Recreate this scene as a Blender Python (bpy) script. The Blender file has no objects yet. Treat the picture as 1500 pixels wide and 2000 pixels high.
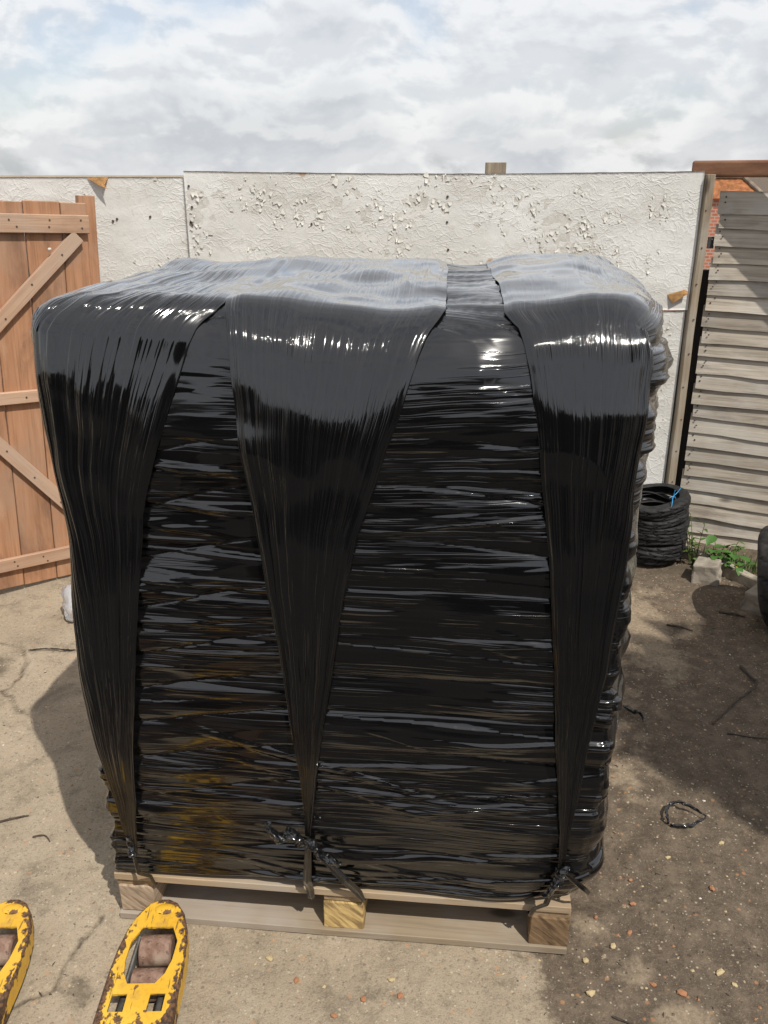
import bpy, bmesh, math, random
import numpy as np
from mathutils import Vector, Matrix
from mathutils.geometry import tessellate_polygon
R = math.radians
rnd = random.Random(7)
rng = np.random.default_rng(11)
scene = bpy.context.scene
col = scene.collection

# ------------------------------------------------------------------ camera
CAM_H = 1.9
cam_d = bpy.data.cameras.new('camera')
cam_d.sensor_fit = 'VERTICAL'; cam_d.sensor_height = 36; cam_d.sensor_width = 27
cam_d.lens = 36 * 0.85
cam_d.clip_start = 0.05; cam_d.clip_end = 3000
cam = bpy.data.objects.new('camera', cam_d); col.objects.link(cam)
cam.location = (0, 0, CAM_H); cam.rotation_euler = (R(90 - 21.6), 0, 0)
scene.camera = cam

# ------------------------------------------------------------------ world, sun, exposure
SUN = Vector((0.37, -0.58, 1.0)).normalized()
SUN_EL = math.asin(SUN.z); SUN_AZ = math.atan2(SUN.x, SUN.y)
world = bpy.data.worlds.new('World'); scene.world = world; world.use_nodes = True
wt = world.node_tree; wt.nodes.clear()
def WN(t, **kw):
    n = wt.nodes.new(t)
    for k, v in kw.items(): setattr(n, k, v)
    return n
def wmath(op, a, b=None, clamp=False):
    n = WN('ShaderNodeMath', operation=op, use_clamp=clamp)
    for i, v in enumerate((a, b)):
        if v is None: continue
        if isinstance(v, (int, float)): n.inputs[i].default_value = v
        else: wt.links.new(v, n.inputs[i])
    return n.outputs[0]
tc = WN('ShaderNodeTexCoord'); sep = WN('ShaderNodeSeparateXYZ'); wt.links.new(tc.outputs['Generated'], sep.inputs[0])
def cloud(off, scale, detail, rough, dist, w):
    """noise over the sky directions, flattened towards the horizon as cloud layers are"""
    cx = WN('ShaderNodeCombineXYZ')
    wt.links.new(sep.outputs[0], cx.inputs[0]); wt.links.new(wmath('ADD', sep.outputs[1], w), cx.inputs[1])
    wt.links.new(wmath('MULTIPLY', wmath('ADD', sep.outputs[2], off), 1.75), cx.inputs[2])
    n = WN('ShaderNodeTexNoise'); n.inputs['Scale'].default_value = scale; n.inputs['Detail'].default_value = detail
    n.inputs['Roughness'].default_value = rough; n.inputs['Distortion'].default_value = dist
    wt.links.new(cx.outputs[0], n.inputs['Vector']); return n.outputs[0]
CW = 6.1
d0 = cloud(0.0, 9.0, 12, 0.55, 0.2, CW)
d1 = cloud(0.011, 9.0, 5, 0.5, 0.2, CW)
big = cloud(0.0, 2.6, 3, 0.5, 0.0, 5.1)
def wramp(v, a, b, lo=0.0, hi=1.0):
    m = WN('ShaderNodeMapRange', interpolation_type='SMOOTHSTEP'); wt.links.new(v, m.inputs[0])
    m.inputs[1].default_value = a; m.inputs[2].default_value = b; m.inputs[3].default_value = lo; m.inputs[4].default_value = hi
    return m.outputs[0]
bigc = wmath('SUBTRACT', big, 0.5)
dens = wmath('ADD', d0, wmath('MULTIPLY', bigc, 0.55))
cover = wramp(dens, 0.37, 0.51)
thick = wramp(dens, 0.52, 0.72)                               # thick middles of clouds go grey underneath
relief = wramp(wmath('SUBTRACT', d0, d1), -0.055, 0.065)
lit = wmath('ADD', wmath('MULTIPLY', relief, 0.55), wmath('MULTIPLY', wmath('SUBTRACT', 1.0, thick), 0.5), clamp=True)
mixc = WN('ShaderNodeMixRGB'); wt.links.new(lit, mixc.inputs[0])
mixc.inputs[1].default_value = (0.74, 0.77, 0.82, 1); mixc.inputs[2].default_value = (1.12, 1.12, 1.12, 1)
sky = WN('ShaderNodeTexSky', sky_type='NISHITA'); sky.sun_disc = False
sky.sun_elevation = SUN_EL; sky.sun_rotation = SUN_AZ; sky.air_density = 1.0; sky.dust_density = 1.5; sky.ozone_density = 2.0
bg1 = WN('ShaderNodeBackground'); bg1.inputs[1].default_value = 0.15; tint = WN('ShaderNodeMixRGB', blend_type='MULTIPLY'); tint.inputs[0].default_value = 1; tint.inputs[2].default_value = (0.97, 0.99, 1.06, 1)
wt.links.new(sky.outputs[0], tint.inputs[1]); wt.links.new(tint.outputs[0], bg1.inputs[0])
bg2 = WN('ShaderNodeBackground'); bg2.inputs[1].default_value = 0.9; wt.links.new(mixc.outputs[0], bg2.inputs[0])
ms = WN('ShaderNodeMixShader'); wt.links.new(wmath('MULTIPLY_ADD', cover, 0.34), ms.inputs[0])
ms.inputs[0].links[0].from_node.inputs[2].default_value = 0.56
wt.links.new(bg1.outputs[0], ms.inputs[1]); wt.links.new(bg2.outputs[0], ms.inputs[2])
wo = WN('ShaderNodeOutputWorld'); wt.links.new(ms.outputs[0], wo.inputs[0])

sl = bpy.data.lights.new('sun', 'SUN'); sl.energy = 4.6; sl.angle = R(0.5); sl.color = (1.0, 0.95, 0.87)
so = bpy.data.objects.new('sun', sl); col.objects.link(so)
so.rotation_euler = SUN.to_track_quat('Z', 'Y').to_euler(); so.location = (4, -6, 12)
scene.view_settings.view_transform = 'Standard'; scene.view_settings.look = 'None'
scene.view_settings.exposure = -0.12; scene.view_settings.gamma = 1.0; scene.view_settings.use_curve_mapping = False

# ------------------------------------------------------------------ numpy noise
def _hash(ix, iy, iz, seed):
    h = (ix.astype(np.int64) * 374761393 + iy.astype(np.int64) * 668265263 + iz.astype(np.int64) * 2147483647 + seed * 974634721) & 0xFFFFFFFF
    h = ((h ^ (h >> 13)) * 1274126177) & 0xFFFFFFFF
    h = ((h ^ (h >> 16)) * 2246822519) & 0xFFFFFFFF
    h = h ^ (h >> 15)
    return (h & 0xFFFFFF) / float(0xFFFFFF)
def vn(x, y, z, seed=0):
    x, y, z = np.broadcast_arrays(np.asarray(x, float), np.asarray(y, float), np.asarray(z, float))
    ix, iy, iz = np.floor(x), np.floor(y), np.floor(z)
    fx, fy, fz = x - ix, y - iy, z - iz
    sx, sy, sz = [f * f * f * (f * (f * 6 - 15) + 10) for f in (fx, fy, fz)]
    r = 0
    for dx in (0, 1):
        wx = sx if dx else 1 - sx
        for dy in (0, 1):
            wy = sy if dy else 1 - sy
            for dz in (0, 1):
                wz = sz if dz else 1 - sz
                r = r + wx * wy * wz * _hash(ix + dx, iy + dy, iz + dz, seed)
    return r * 2 - 1
def fbm(x, y, z, seed=0, o=4, g=0.5):
    r = 0; a = 1.0; s = 0
    for k in range(o):
        f = 2.0 ** k
        r = r + a * vn(x * f, y * f, z * f, seed + k * 17); s += a; a *= g
    return r / s
def sstep(a, b, v):
    t = np.clip((v - a) / (b - a), 0, 1); return t * t * (3 - 2 * t)

# ------------------------------------------------------------------ object helpers
def link(o, parent=None):
    col.objects.link(o)
    if parent is not None: o.parent = parent
    return o
def tag(o, label, cat=None, group=None, kind=None):
    if label: o['label'] = label
    if cat: o['category'] = cat
    if group: o['group'] = group
    if kind: o['kind'] = kind
    return o
def empty(name, loc, rot=(0, 0, 0), label=None, cat=None, group=None):
    o = bpy.data.objects.new(name, None); o.empty_display_size = 0.1
    link(o); o.location = loc; o.rotation_euler = rot
    return tag(o, label, cat, group)
def mesh_np(name, verts, faces, mat, parent=None, smooth=True, attrs=None):
    """verts (N,3); faces (M,k) int array of equal sized faces"""
    me = bpy.data.meshes.new(name)
    verts = np.asarray(verts, np.float32); faces = np.asarray(faces, np.int32)
    me.vertices.add(len(verts)); me.vertices.foreach_set('co', verts.ravel())
    k = faces.shape[1]
    me.loops.add(faces.size); me.loops.foreach_set('vertex_index', faces.ravel())
    me.polygons.add(len(faces))
    me.polygons.foreach_set('loop_start', np.arange(0, faces.size, k, dtype=np.int32))
    me.polygons.foreach_set('loop_total', np.full(len(faces), k, np.int32))
    me.polygons.foreach_set('use_smooth', np.full(len(faces), smooth, bool))
    me.update(calc_edges=True); me.validate()
    for an, av in (attrs or {}).items():
        av = np.asarray(av, np.float32)
        if av.ndim == 1:
            a = me.attributes.new(an, 'FLOAT', 'POINT'); a.data.foreach_set('value', av)
        else:
            a = me.attributes.new(an, 'FLOAT_VECTOR', 'POINT'); a.data.foreach_set('vector', av.ravel())
    me.materials.append(mat)
    return link(bpy.data.objects.new(name, me), parent)
def grid_faces(nu, nv, flip=False):
    i = np.arange(nu * nv).reshape(nu, nv)
    f = np.stack([i[:-1, :-1], i[1:, :-1], i[1:, 1:], i[:-1, 1:]], -1).reshape(-1, 4)
    return f[:, ::-1] if flip else f
def obj_bm(name, bm, mat, parent=None, smooth=False, kind=None):
    me = bpy.data.meshes.new(name); bm.normal_update(); bm.to_mesh(me); bm.free()
    me.materials.append(mat)
    if smooth:
        for p in me.polygons: p.use_smooth = True
    o = link(bpy.data.objects.new(name, me), parent)
    if kind: o['kind'] = kind
    return o
def add_box(bm, c, s, bev=0.0, rot=None, jit=0.0, seg=1):
    v = bmesh.ops.create_cube(bm, size=1.0)['verts']
    for q in v:
        q.co = Vector((q.co.x * s[0], q.co.y * s[1], q.co.z * s[2]))
        if jit: q.co += Vector((rnd.uniform(-jit, jit), rnd.uniform(-jit, jit), rnd.uniform(-jit, jit)))
    if bev:
        es = list({e for q in v for e in q.link_edges})
        r = bmesh.ops.bevel(bm, geom=es, offset=bev, segments=seg, affect='EDGES', profile=0.5)
        v = list({q for f in r['faces'] for q in f.verts} | {q for q in v if q.is_valid})
    M = Matrix.Translation(Vector(c))
    if rot is not None: M = M @ rot.to_4x4()
    bmesh.ops.transform(bm, matrix=M, verts=v)
    return v
def box(name, c, s, mat, parent=None, bev=0.002, rot=None, jit=0.0):
    bm = bmesh.new(); add_box(bm, c, s, bev, rot, jit); return obj_bm(name, bm, mat, parent)
def board_geo(L, W, T, nl=14, warp=0.002, seed=0, bev=0.0015):
    """a slightly bowed plank, long axis x, width z, thickness y, centred"""
    bm = bmesh.new(); add_box(bm, (0, 0, 0), (L, T, W), bev)
    n = max(2, nl)
    for k in range(1, n):
        x = -L / 2 + L * k / n
        bmesh.ops.bisect_plane(bm, geom=bm.verts[:] + bm.edges[:] + bm.faces[:], plane_co=(x, 0, 0), plane_no=(1, 0, 0))
    for v in bm.verts:
        a = vn(v.co.x * 2.3 + seed * 3.1, seed * 1.7, 0.5, 5); b = vn(v.co.x * 2.0 + seed * 5.3, seed, 9.5, 6)
        e = vn(v.co.x * 9 + seed * 2.3, math.copysign(2.0, v.co.z), seed, 8)
        v.co.z += float(a) * warp + float(e) * warp * 0.35; v.co.y += float(b) * warp * 0.8
    return bm
def tube(bm, pts, rad, n=8, cap=True):
    pts = [Vector(p) for p in pts]; m = len(pts)
    rr = rad if isinstance(rad, (list, tuple)) else [rad] * m
    rings = []; up = Vector((0.13, 0.31, 0.94)).normalized()
    for i, p in enumerate(pts):
        t = (pts[min(i + 1, m - 1)] - pts[max(i - 1, 0)]).normalized()
        a = t.cross(up)
        if a.length < 1e-4: a = t.cross(Vector((1, 0, 0)))
        a.normalize(); b = t.cross(a).normalized()
        rings.append([bm.verts.new(p + (a * math.cos(2 * math.pi * k / n) + b * math.sin(2 * math.pi * k / n)) * rr[i]) for k in range(n)])
    for i in range(m - 1):
        for k in range(n):
            bm.faces.new((rings[i][k], rings[i][(k + 1) % n], rings[i + 1][(k + 1) % n], rings[i + 1][k]))
    if cap:
        bm.faces.new(rings[0][::-1]); bm.faces.new(rings[-1])
def smooth_path(pts, n=8):
    pts = [Vector(p) for p in pts]; out = []
    for i in range(len(pts) - 1):
        p0 = pts[max(i - 1, 0)]; p1 = pts[i]; p2 = pts[i + 1]; p3 = pts[min(i + 2, len(pts) - 1)]
        for k in range(n):
            t = k / n
            out.append(0.5 * ((2 * p1) + (p2 - p0) * t + (2 * p0 - 5 * p1 + 4 * p2 - p3) * t * t + (3 * p1 - p0 - 3 * p2 + p3) * t ** 3))
    out.append(pts[-1]); return out

# ------------------------------------------------------------------ material helper
class Mat:
    def __init__(s, name):
        s.m = bpy.data.materials.new(name); s.m.use_nodes = True; s.t = s.m.node_tree
        s.b = s.t.nodes['Principled BSDF']
    def N(s, t, **kw):
        n = s.t.nodes.new(t)
        for k, v in kw.items(): setattr(n, k, v)
        return n
    def put(s, v, sock):
        if hasattr(v, 'is_linked') or isinstance(v, bpy.types.NodeSocket): s.t.links.new(v, sock)
        elif isinstance(v, (tuple, list)) and sock.type == 'RGBA': sock.default_value = (*v[:3], 1)
        else: sock.default_value = v
    def set(s, **kw):
        for k, v in kw.items(): s.put(v, s.b.inputs[k.replace('_', ' ')])
        return s
    def obj(s): return s.N('ShaderNodeTexCoord').outputs['Object']
    def rnd(s): return s.N('ShaderNodeObjectInfo').outputs['Random']
    def attr(s, name, vec=False):
        return s.N('ShaderNodeAttribute', attribute_name=name).outputs['Vector' if vec else 'Fac']
    def mapv(s, v, sc=(1, 1, 1), loc=(0, 0, 0), rot=(0, 0, 0)):
        n = s.N('ShaderNodeMapping'); s.put(v, n.inputs[0]); n.inputs['Scale'].default_value = sc
        n.inputs['Rotation'].default_value = rot
        if isinstance(loc, bpy.types.NodeSocket): s.put(loc, n.inputs['Location'])
        else: n.inputs['Location'].default_value = loc
        return n.outputs[0]
    def noise(s, v, scale=5, det=4, rough=0.55, dist=0.0):
        n = s.N('ShaderNodeTexNoise'); s.put(v, n.inputs['Vector'])
        n.inputs['Scale'].default_value = scale; n.inputs['Detail'].default_value = det
        n.inputs['Roughness'].default_value = rough; n.inputs['Distortion'].default_value = dist
        return n.outputs[0]
    def vor(s, v, scale=5, feat='F1', out='Distance', rand=1.0):
        n = s.N('ShaderNodeTexVoronoi', feature=feat); s.put(v, n.inputs['Vector']); n.inputs['Scale'].default_value = scale
        n.inputs['Randomness'].default_value = rand
        return n.outputs[out]
    def ramp(s, v, a, b, lo=0.0, hi=1.0):
        n = s.N('ShaderNodeMapRange', interpolation_type='SMOOTHSTEP'); s.put(v, n.inputs[0])
        for i, q in enumerate((a, b, lo, hi)): n.inputs[i + 1].default_value = q
        return n.outputs[0]
    def math(s, op, a, b=0.0, clamp=False):
        n = s.N('ShaderNodeMath', operation=op, use_clamp=clamp); s.put(a, n.inputs[0]); s.put(b, n.inputs[1]); return n.outputs[0]
    def mix(s, f, a, b, mode='MIX'):
        n = s.N('ShaderNodeMixRGB', blend_type=mode); s.put(f, n.inputs[0]); s.put(a, n.inputs[1]); s.put(b, n.inputs[2]); return n.outputs[0]
    def bump(s, h, strength=0.5, dist=0.01, prev=None):
        n = s.N('ShaderNodeBump'); s.put(h, n.inputs['Height']); n.inputs['Strength'].default_value = strength
        n.inputs['Distance'].default_value = dist
        if prev is not None: s.t.links.new(prev, n.inputs['Normal'])
        return n.outputs[0]
    def shift(s, v, k=40.0):
        """object coordinates shifted by the object's random value, so copies differ"""
        n = s.N('ShaderNodeVectorMath', operation='ADD'); s.put(v, n.inputs[0])
        c = s.N('ShaderNodeCombineXYZ'); r = s.math('MULTIPLY', s.rnd(), k)
        for i in range(3): s.put(r, c.inputs[i])
        s.put(c.outputs[0], n.inputs[1]); return n.outputs[0]

def wood(name, c1, c2, c3, axis=0, rough=0.75, tint=0.25, grey=None, knots=True, gscale=1.0, bumpy=0.35, stain=.5, pale=None):
    M = Mat(name); v = M.shift(M.obj())
    sc = [26 * gscale] * 3; sc[axis] = 1.3 * gscale
    g1 = M.noise(M.mapv(v, sc), 1.6, 6, 0.62, 0.6)
    sc2 = [150 * gscale] * 3; sc2[axis] = 3.5 * gscale
    g2 = M.noise(M.mapv(v, sc2), 1.0, 3, 0.6)
    big = M.noise(v, 3.2, 3)
    c = M.mix(M.ramp(g1, 0.3, 0.7), c1, c2)
    c = M.mix(M.ramp(g2, 0.52, 0.75, 0, 0.55), c, c3)
    if grey is not None: c = M.mix(M.ramp(big, 0.42, 0.68, 0, 0.75), c, grey)
    ss = [5.0] * 3; ss[axis] = 1.6
    st = M.noise(M.mapv(v, ss, (5, 9, 2)), 1.0, 6, .68, .4)
    c = M.mix(M.ramp(st, .50, .72, 0, stain), c, tuple(q * .8 for q in c3))
    if pale is not None: c = M.mix(M.ramp(st, .46, .30, 0, .7), c, pale)
    hv = M.math('ADD', M.math('MULTIPLY', M.rnd(), tint), 1 - tint / 2)
    n = M.N('ShaderNodeVectorMath', operation='SCALE'); M.put(c, n.inputs[0]); M.put(hv, n.inputs[3]); c = n.outputs[0]
    if knots:
        sk = [7.0] * 3; sk[axis] = 3.0
        k = M.ramp(M.vor(M.mapv(v, sk), 1.0), 0.06, 0.16, 1, 0)
        c = M.mix(M.math('MULTIPLY', k, 0.75), c, tuple(q * 0.35 for q in c3))
    M.set(Base_Color=c, Roughness=rough, Specular_IOR_Level=0.25)
    h = M.math('ADD', M.math('MULTIPLY', g1, 0.6), M.math('MULTIPLY', g2, 0.5))
    M.set(Normal=M.bump(h, bumpy, 0.003)); return M.m

M_GATE = wood('gate_wood', (.41, .215, .12), (.31, .155, .082), (.17, .095, .06), axis=2, tint=0.3, grey=(.33, .205, .135), bumpy=0.35, stain=.7, pale=(.43, .27, .17))
M_GATE_RAIL = wood('gate_rail_wood', (.50, .33, .22), (.38, .23, .15), (.24, .15, .10), axis=0, tint=0.15, grey=(.44, .33, .25), bumpy=0.3)
M_FENCE = wood('fence_board_wood', (.50, .44, .36), (.31, .265, .21), (.13, .108, .09), axis=0, tint=0.4, grey=(.50, .465, .41), bumpy=0.8, stain=.6, pale=(.60, .555, .48))
M_POST = wood('weathered_post_wood', (.36, .30, .22), (.26, .205, .145), (.13, .10, .07), axis=2, tint=0.2, grey=(.40, .36, .30), bumpy=0.5)
M_PALLET = wood('pallet_wood', (.43, .325, .21), (.32, .235, .15), (.17, .115, .07), axis=0, tint=0.2, grey=(.38, .33, .27), bumpy=0.4)
M_STRINGER = wood('pallet_stringer_wood', (.36, .255, .15), (.25, .17, .10), (.14, .09, .055), axis=1, tint=0.2, bumpy=0.4)
M_LOWBOARD = wood('pallet_bottom_wood', (.31, .245, .165), (.23, .18, .12), (.14, .10, .07), axis=0, tint=0.15, grey=(.34, .30, .26), bumpy=0.4)
M_DARKWOOD = wood('dark_board_wood', (.035, .03, .026), (.022, .019, .017), (.012, .01, .009), axis=2, tint=0.2, bumpy=0.3)

def block_mat(name, light, mid, dark):
    M = Mat(name); v = M.shift(M.obj())
    # end grain: curved growth rings crossed by dark radial weathering
    r = M.N('ShaderNodeTexWave', wave_type='BANDS', bands_direction='DIAGONAL')
    M.put(M.mapv(v, (1, .12, 1)), r.inputs[0]); r.inputs['Scale'].default_value = 26; r.inputs['Distortion'].default_value = 4.5
    r.inputs['Detail'].default_value = 3; r.inputs['Detail Scale'].default_value = 0.7
    st = M.noise(M.mapv(M.mapv(v, rot=(0, R(-40), 0)), (14, 1.5, 110)), 1.0, 4, 0.6)
    c = M.mix(M.ramp(r.outputs[1], .25, .75, 0, .55), light, mid)
    c = M.mix(M.ramp(st, .44, .66, 0, .8), c, dark)
    c = M.mix(M.ramp(M.noise(v, 9, 4), .5, .7, 0, .5), c, mid)
    M.set(Base_Color=c, Roughness=.8, Specular_IOR_Level=.2, Normal=M.bump(st, .5, .003)); return M.m
M_BLOCK_PALE = block_mat('pallet_block_pale', (.46, .36, .26), (.33, .24, .16), (.20, .14, .09))
M_BLOCK_YELLOW = block_mat('pallet_block_yellow', (.58, .42, .18), (.42, .28, .11), (.16, .10, .05))
M_BLOCK_DARK = block_mat('pallet_block_dark', (.22, .145, .08), (.15, .095, .052), (.07, .042, .025))

def film_mat(name, stripe, fine, brown=0.0, rough=0.14, b=(.6, .5)):
    """black stretch film in several layers; 'flow' holds metres along / across the pull"""
    M = Mat(name); f = M.attr('flow', True)
    n1 = M.noise(M.mapv(f, (stripe[0], stripe[1], 1)), 1.0, 2, 0.5, 0.1)
    n2 = M.noise(M.mapv(f, (fine[0], fine[1], 1), (7, 3, 0)), 1.0, 2, 0.5)
    base = M.mix(M.ramp(n1, .45, .7), (.0036, .0034, .0036), (.006, .0056, .0058))
    if brown:
        s = M.noise(M.mapv(f, (2.0, 26, 1), (3, 1, 0)), 1.0, 6, 0.66, .2)
        z = M.N('ShaderNodeSeparateXYZ'); M.put(f, z.inputs[0])
        low = M.math('MULTIPLY', M.ramp(z.outputs[1], .5, 1.25, 1, .35), M.ramp(z.outputs[0], -.12, .25, 1, .3))
        base = M.mix(M.math('MULTIPLY', M.math('MULTIPLY', M.ramp(s, .50, .70), low), brown), base, (.026, .014, .007))
    M.set(Base_Color=base, Roughness=rough, IOR=1.5)
    h1 = M.ramp(n1, .52, .64); h2 = M.ramp(n2, .54, .68)
    patch = M.ramp(M.noise(M.mapv(f, (2.2, 5, 1), (11, 5, 0)), 1.0, 2), .40, .60)
    b1 = M.bump(M.math('MULTIPLY', h1, patch), b[0], 0.0026)
    b2 = M.bump(M.math('MULTIPLY', h2, patch), b[1], 0.0010, b1)
    M.set(Normal=b2, Coat_Weight=0.85, Coat_Roughness=0.07, Coat_IOR=1.5, Coat_Normal=b2)
    return M.m
M_FILM = film_mat('black_film_wrapped', (1.6, 80), (3.5, 210), brown=.2)
M_FILM_BAND = film_mat('black_film_band', (170, .55), (420, 1.2), rough=.1, b=(.4, .3))
M_FILM_LOOSE = film_mat('black_film_loose', (90, 60), (250, 220), rough=.1)

def simple(name, c, rough=.6, metal=0.0, nscale=12, var=.25, bump=.2, dist=.002, spec=.5):
    M = Mat(name); v = M.shift(M.obj())
    n = M.noise(v, nscale, 5, .6)
    M.set(Base_Color=M.mix(M.ramp(n, .3, .7), tuple(q * (1 - var) for q in c), tuple(min(1, q * (1 + var)) for q in c)),
          Roughness=rough, Metallic=metal, Specular_IOR_Level=spec, Normal=M.bump(n, bump, dist))
    return M.m
M_RUBBER = simple('tyre_rubber', (.017, .0165, .0165), .68, nscale=30, var=.5, bump=.35, spec=.35)
M_RUBBER2 = simple('dusty_tyre_rubber', (.030, .028, .026), .8, nscale=22, var=.5, bump=.4, spec=.3)
M_NAIL = simple('rusty_nail_head', (.07, .05, .04), .7, nscale=60)
M_DARKSTEEL = simple('dark_steel', (.045, .042, .04), .6, nscale=20)
M_LINK = simple('grey_steel', (.22, .215, .20), .5, .3, nscale=40)
M_BLUE = simple('blue_polypropylene', (.03, .30, .62), .45, nscale=80, var=.15)
M_LEAF = simple('leaf_green', (.055, .135, .025), .5, nscale=40, var=.35, spec=.4)
M_LEAF2 = simple('weed_green', (.065, .12, .025), .55, nscale=40, var=.4, spec=.3)
M_STEM = simple('stem_green', (.08, .11, .03), .6)
M_PETAL = simple('yellow_petal', (.75, .52, .02), .5, nscale=60, var=.1)
M_TREE = simple('tree_leaf', (.05, .085, .025), .6, nscale=3, var=.4, spec=.3)
M_BARK = simple('tree_bark', (.10, .075, .055), .85, nscale=14, var=.4, bump=.6, dist=.02)
M_TWIG = simple('twig_bark', (.055, .04, .03), .85, nscale=60, var=.4)
M_ROOF = simple('orange_roof_tile', (.52, .22, .09), .85, nscale=5, var=.35)
M_RIDGE = simple('grey_ridge_tile', (.20, .16, .12), .85, nscale=4, var=.35)
M_BLOCKSTONE = simple('concrete_block', (.28, .245, .20), .9, nscale=18, var=.28, bump=.6, dist=.006, spec=.2)
M_KERB = simple('edging_concrete', (.36, .32, .25), .9, nscale=16, var=.3, bump=.6, dist=.006, spec=.2)
M_CHIP_O = simple('orange_brick_chip', (.36, .17, .085), .9, nscale=60, var=.3, bump=.6)
M_CHIP_Y = simple('yellow_flint_chip', (.46, .36, .20), .8, nscale=60, var=.25, bump=.5)
M_PLY = simple('torn_plywood', (.52, .30, .12), .8, nscale=25, var=.3, bump=.5)
M_GREENCAP = simple('green_plastic', (.02, .22, .05), .35, nscale=20, var=.15)

def beam_mat():
    M = Mat('rust_brown_steel'); v = M.obj()
    n = M.noise(M.mapv(v, (2, 14, 14)), 2.2, 6, .65); n2 = M.noise(v, 60, 4)
    c = M.mix(M.ramp(n, .35, .7), (.19, .09, .05), (.29, .145, .08))
    c = M.mix(M.ramp(n2, .6, .75, 0, .5), c, (.10, .05, .03))
    M.set(Base_Color=c, Roughness=.65, Specular_IOR_Level=.3, Normal=M.bump(n2, .4, .002)); return M.m
M_BEAM = beam_mat()
def roller_mat():
    M = Mat('rusty_roller'); v = M.obj()
    n = M.noise(v, 28, 6, .65); n2 = M.noise(v, 90, 3)
    c = M.mix(M.ramp(n, .38, .62), (.16, .088, .06), (.26, .17, .125))
    c = M.mix(M.ramp(n2, .56, .66, 0, .8), c, (.09, .055, .04))
    c = M.mix(M.ramp(M.noise(v, 9, 3), .56, .7, 0, .6), c, (.42, .34, .26))
    M.set(Base_Color=c, Roughness=.72, Specular_IOR_Level=.3, Normal=M.bump(n, .5, .002)); return M.m
M_ROLLER = roller_mat()
def yellow_mat():
    M = Mat('worn_yellow_paint'); v = M.obj(); e = M.attr('edge')
    n = M.noise(v, 24, 6, .65); n2 = M.noise(v, 95, 4, .6); sc = M.noise(M.mapv(v, (120, 9, 40), rot=(0, 0, R(24))), 1, 4, .6)
    w = M.math('ADD', M.math('MULTIPLY', e, .27), M.math('ADD', M.math('MULTIPLY', n, .80), M.math('MULTIPLY', n2, .20)))
    w = M.math('ADD', w, M.math('MULTIPLY', M.math('SUBTRACT', M.noise(v, 5.5, 2), .5), .55))
    wear = M.ramp(w, .645, .69)
    wear = M.math('MAXIMUM', wear, M.ramp(sc, .635, .69, 0, .8))
    paint = M.mix(M.ramp(M.noise(v, 8, 4), .35, .7), (.64, .36, .03), (.70, .43, .05))
    paint = M.mix(M.ramp(n2, .5, .75, 0, .45), paint, (.40, .19, .03))
    paint = M.mix(M.ramp(M.noise(v, 13, 6, .7), .52, .72, 0, .5), paint, (.33, .20, .07))
    rust = M.mix(M.ramp(n2, .4, .62), (.045, .027, .018), (.15, .075, .035))
    M.set(Base_Color=M.mix(wear, paint, rust), Roughness=M.math('ADD', M.math('MULTIPLY', wear, .35), .42), Specular_IOR_Level=.4,
          Normal=M.bump(M.math('SUBTRACT', n2, M.math('MULTIPLY', wear, 1.2)), .45, .0012)); return M.m
M_YELLOW = yellow_mat()
def panel_mat():
    M = Mat('peeling_white_paint'); v = M.shift(M.obj(), 13); bare = M.attr('bare')
    a = M.noise(v, 2.2, 4, .55); b = M.noise(v, 38, 6, .65, .8)
    crack = M.vor(M.mapv(v, (1, 1, 1.5)), 17, 'DISTANCE_TO_EDGE')
    dw = M.N('ShaderNodeVectorMath', operation='ADD'); M.put(v, dw.inputs[0])
    nn = M.N('ShaderNodeTexNoise'); M.put(v, nn.inputs[0]); nn.inputs['Scale'].default_value = 9
    sc = M.N('ShaderNodeVectorMath', operation='SCALE'); M.put(nn.outputs['Color'], sc.inputs[0]); sc.inputs[3].default_value = .14
    M.put(sc.outputs[0], dw.inputs[1])
    ridge = M.vor(M.mapv(dw.outputs[0], (1, 1, 1.9), rot=(0, R(14), 0)), 15, 'DISTANCE_TO_EDGE')
    ridge2 = M.vor(M.mapv(dw.outputs[0], (1.2, 1, 2.2), (3, 4, 5), rot=(0, R(-12), 0)), 27, 'DISTANCE_TO_EDGE')
    paint = M.mix(M.ramp(a, .35, .68), (.60, .585, .545), (.70, .69, .66))
    paint = M.mix(M.ramp(b, .52, .72, 0, .42), paint, (.47, .43, .37))
    old = M.mix(M.ramp(b, .4, .62), (.51, .485, .44), (.60, .575, .53))
    msk = M.ramp(M.math('ADD', bare, M.math('MULTIPLY', M.math('SUBTRACT', b, .5), .9)), .42, .52)
    paint = M.mix(M.ramp(M.noise(M.mapv(v, (1, 1, 2.2)), 1.6, 6, .7, .5), .5, .72, 0, .55), paint, (.46, .43, .385))
    c = M.mix(msk, paint, old)
    c = M.mix(M.ramp(ridge, .0, .02, .12, 0), c, (.40, .36, .30))
    rust = M.ramp(M.vor(M.mapv(v, (1, .2, 1)), 3.1), .035, .075, .75, 0)
    c = M.mix(rust, c, (.38, .21, .08))
    M.set(Base_Color=c, Roughness=.8, Specular_IOR_Level=.2)
    h = M.math('ADD', M.ramp(ridge, 0, .10, 1, 0), M.math('MULTIPLY', M.ramp(ridge2, 0, .12, 1, 0), .5))
    h = M.math('MULTIPLY', h, M.ramp(M.noise(v, 6, 3), .36, .6))
    b1 = M.bump(h, .28, .005); b2 = M.bump(M.math('ADD', b, M.math('MULTIPLY', msk, -.35)), .5, .004, b1)
    M.set(Normal=b2); return M.m
M_PANEL = panel_mat()
M_FLAKE = simple('curled_paint_flake', (.70, .68, .62), .8, nscale=40, var=.12, bump=.3, spec=.2)

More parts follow.
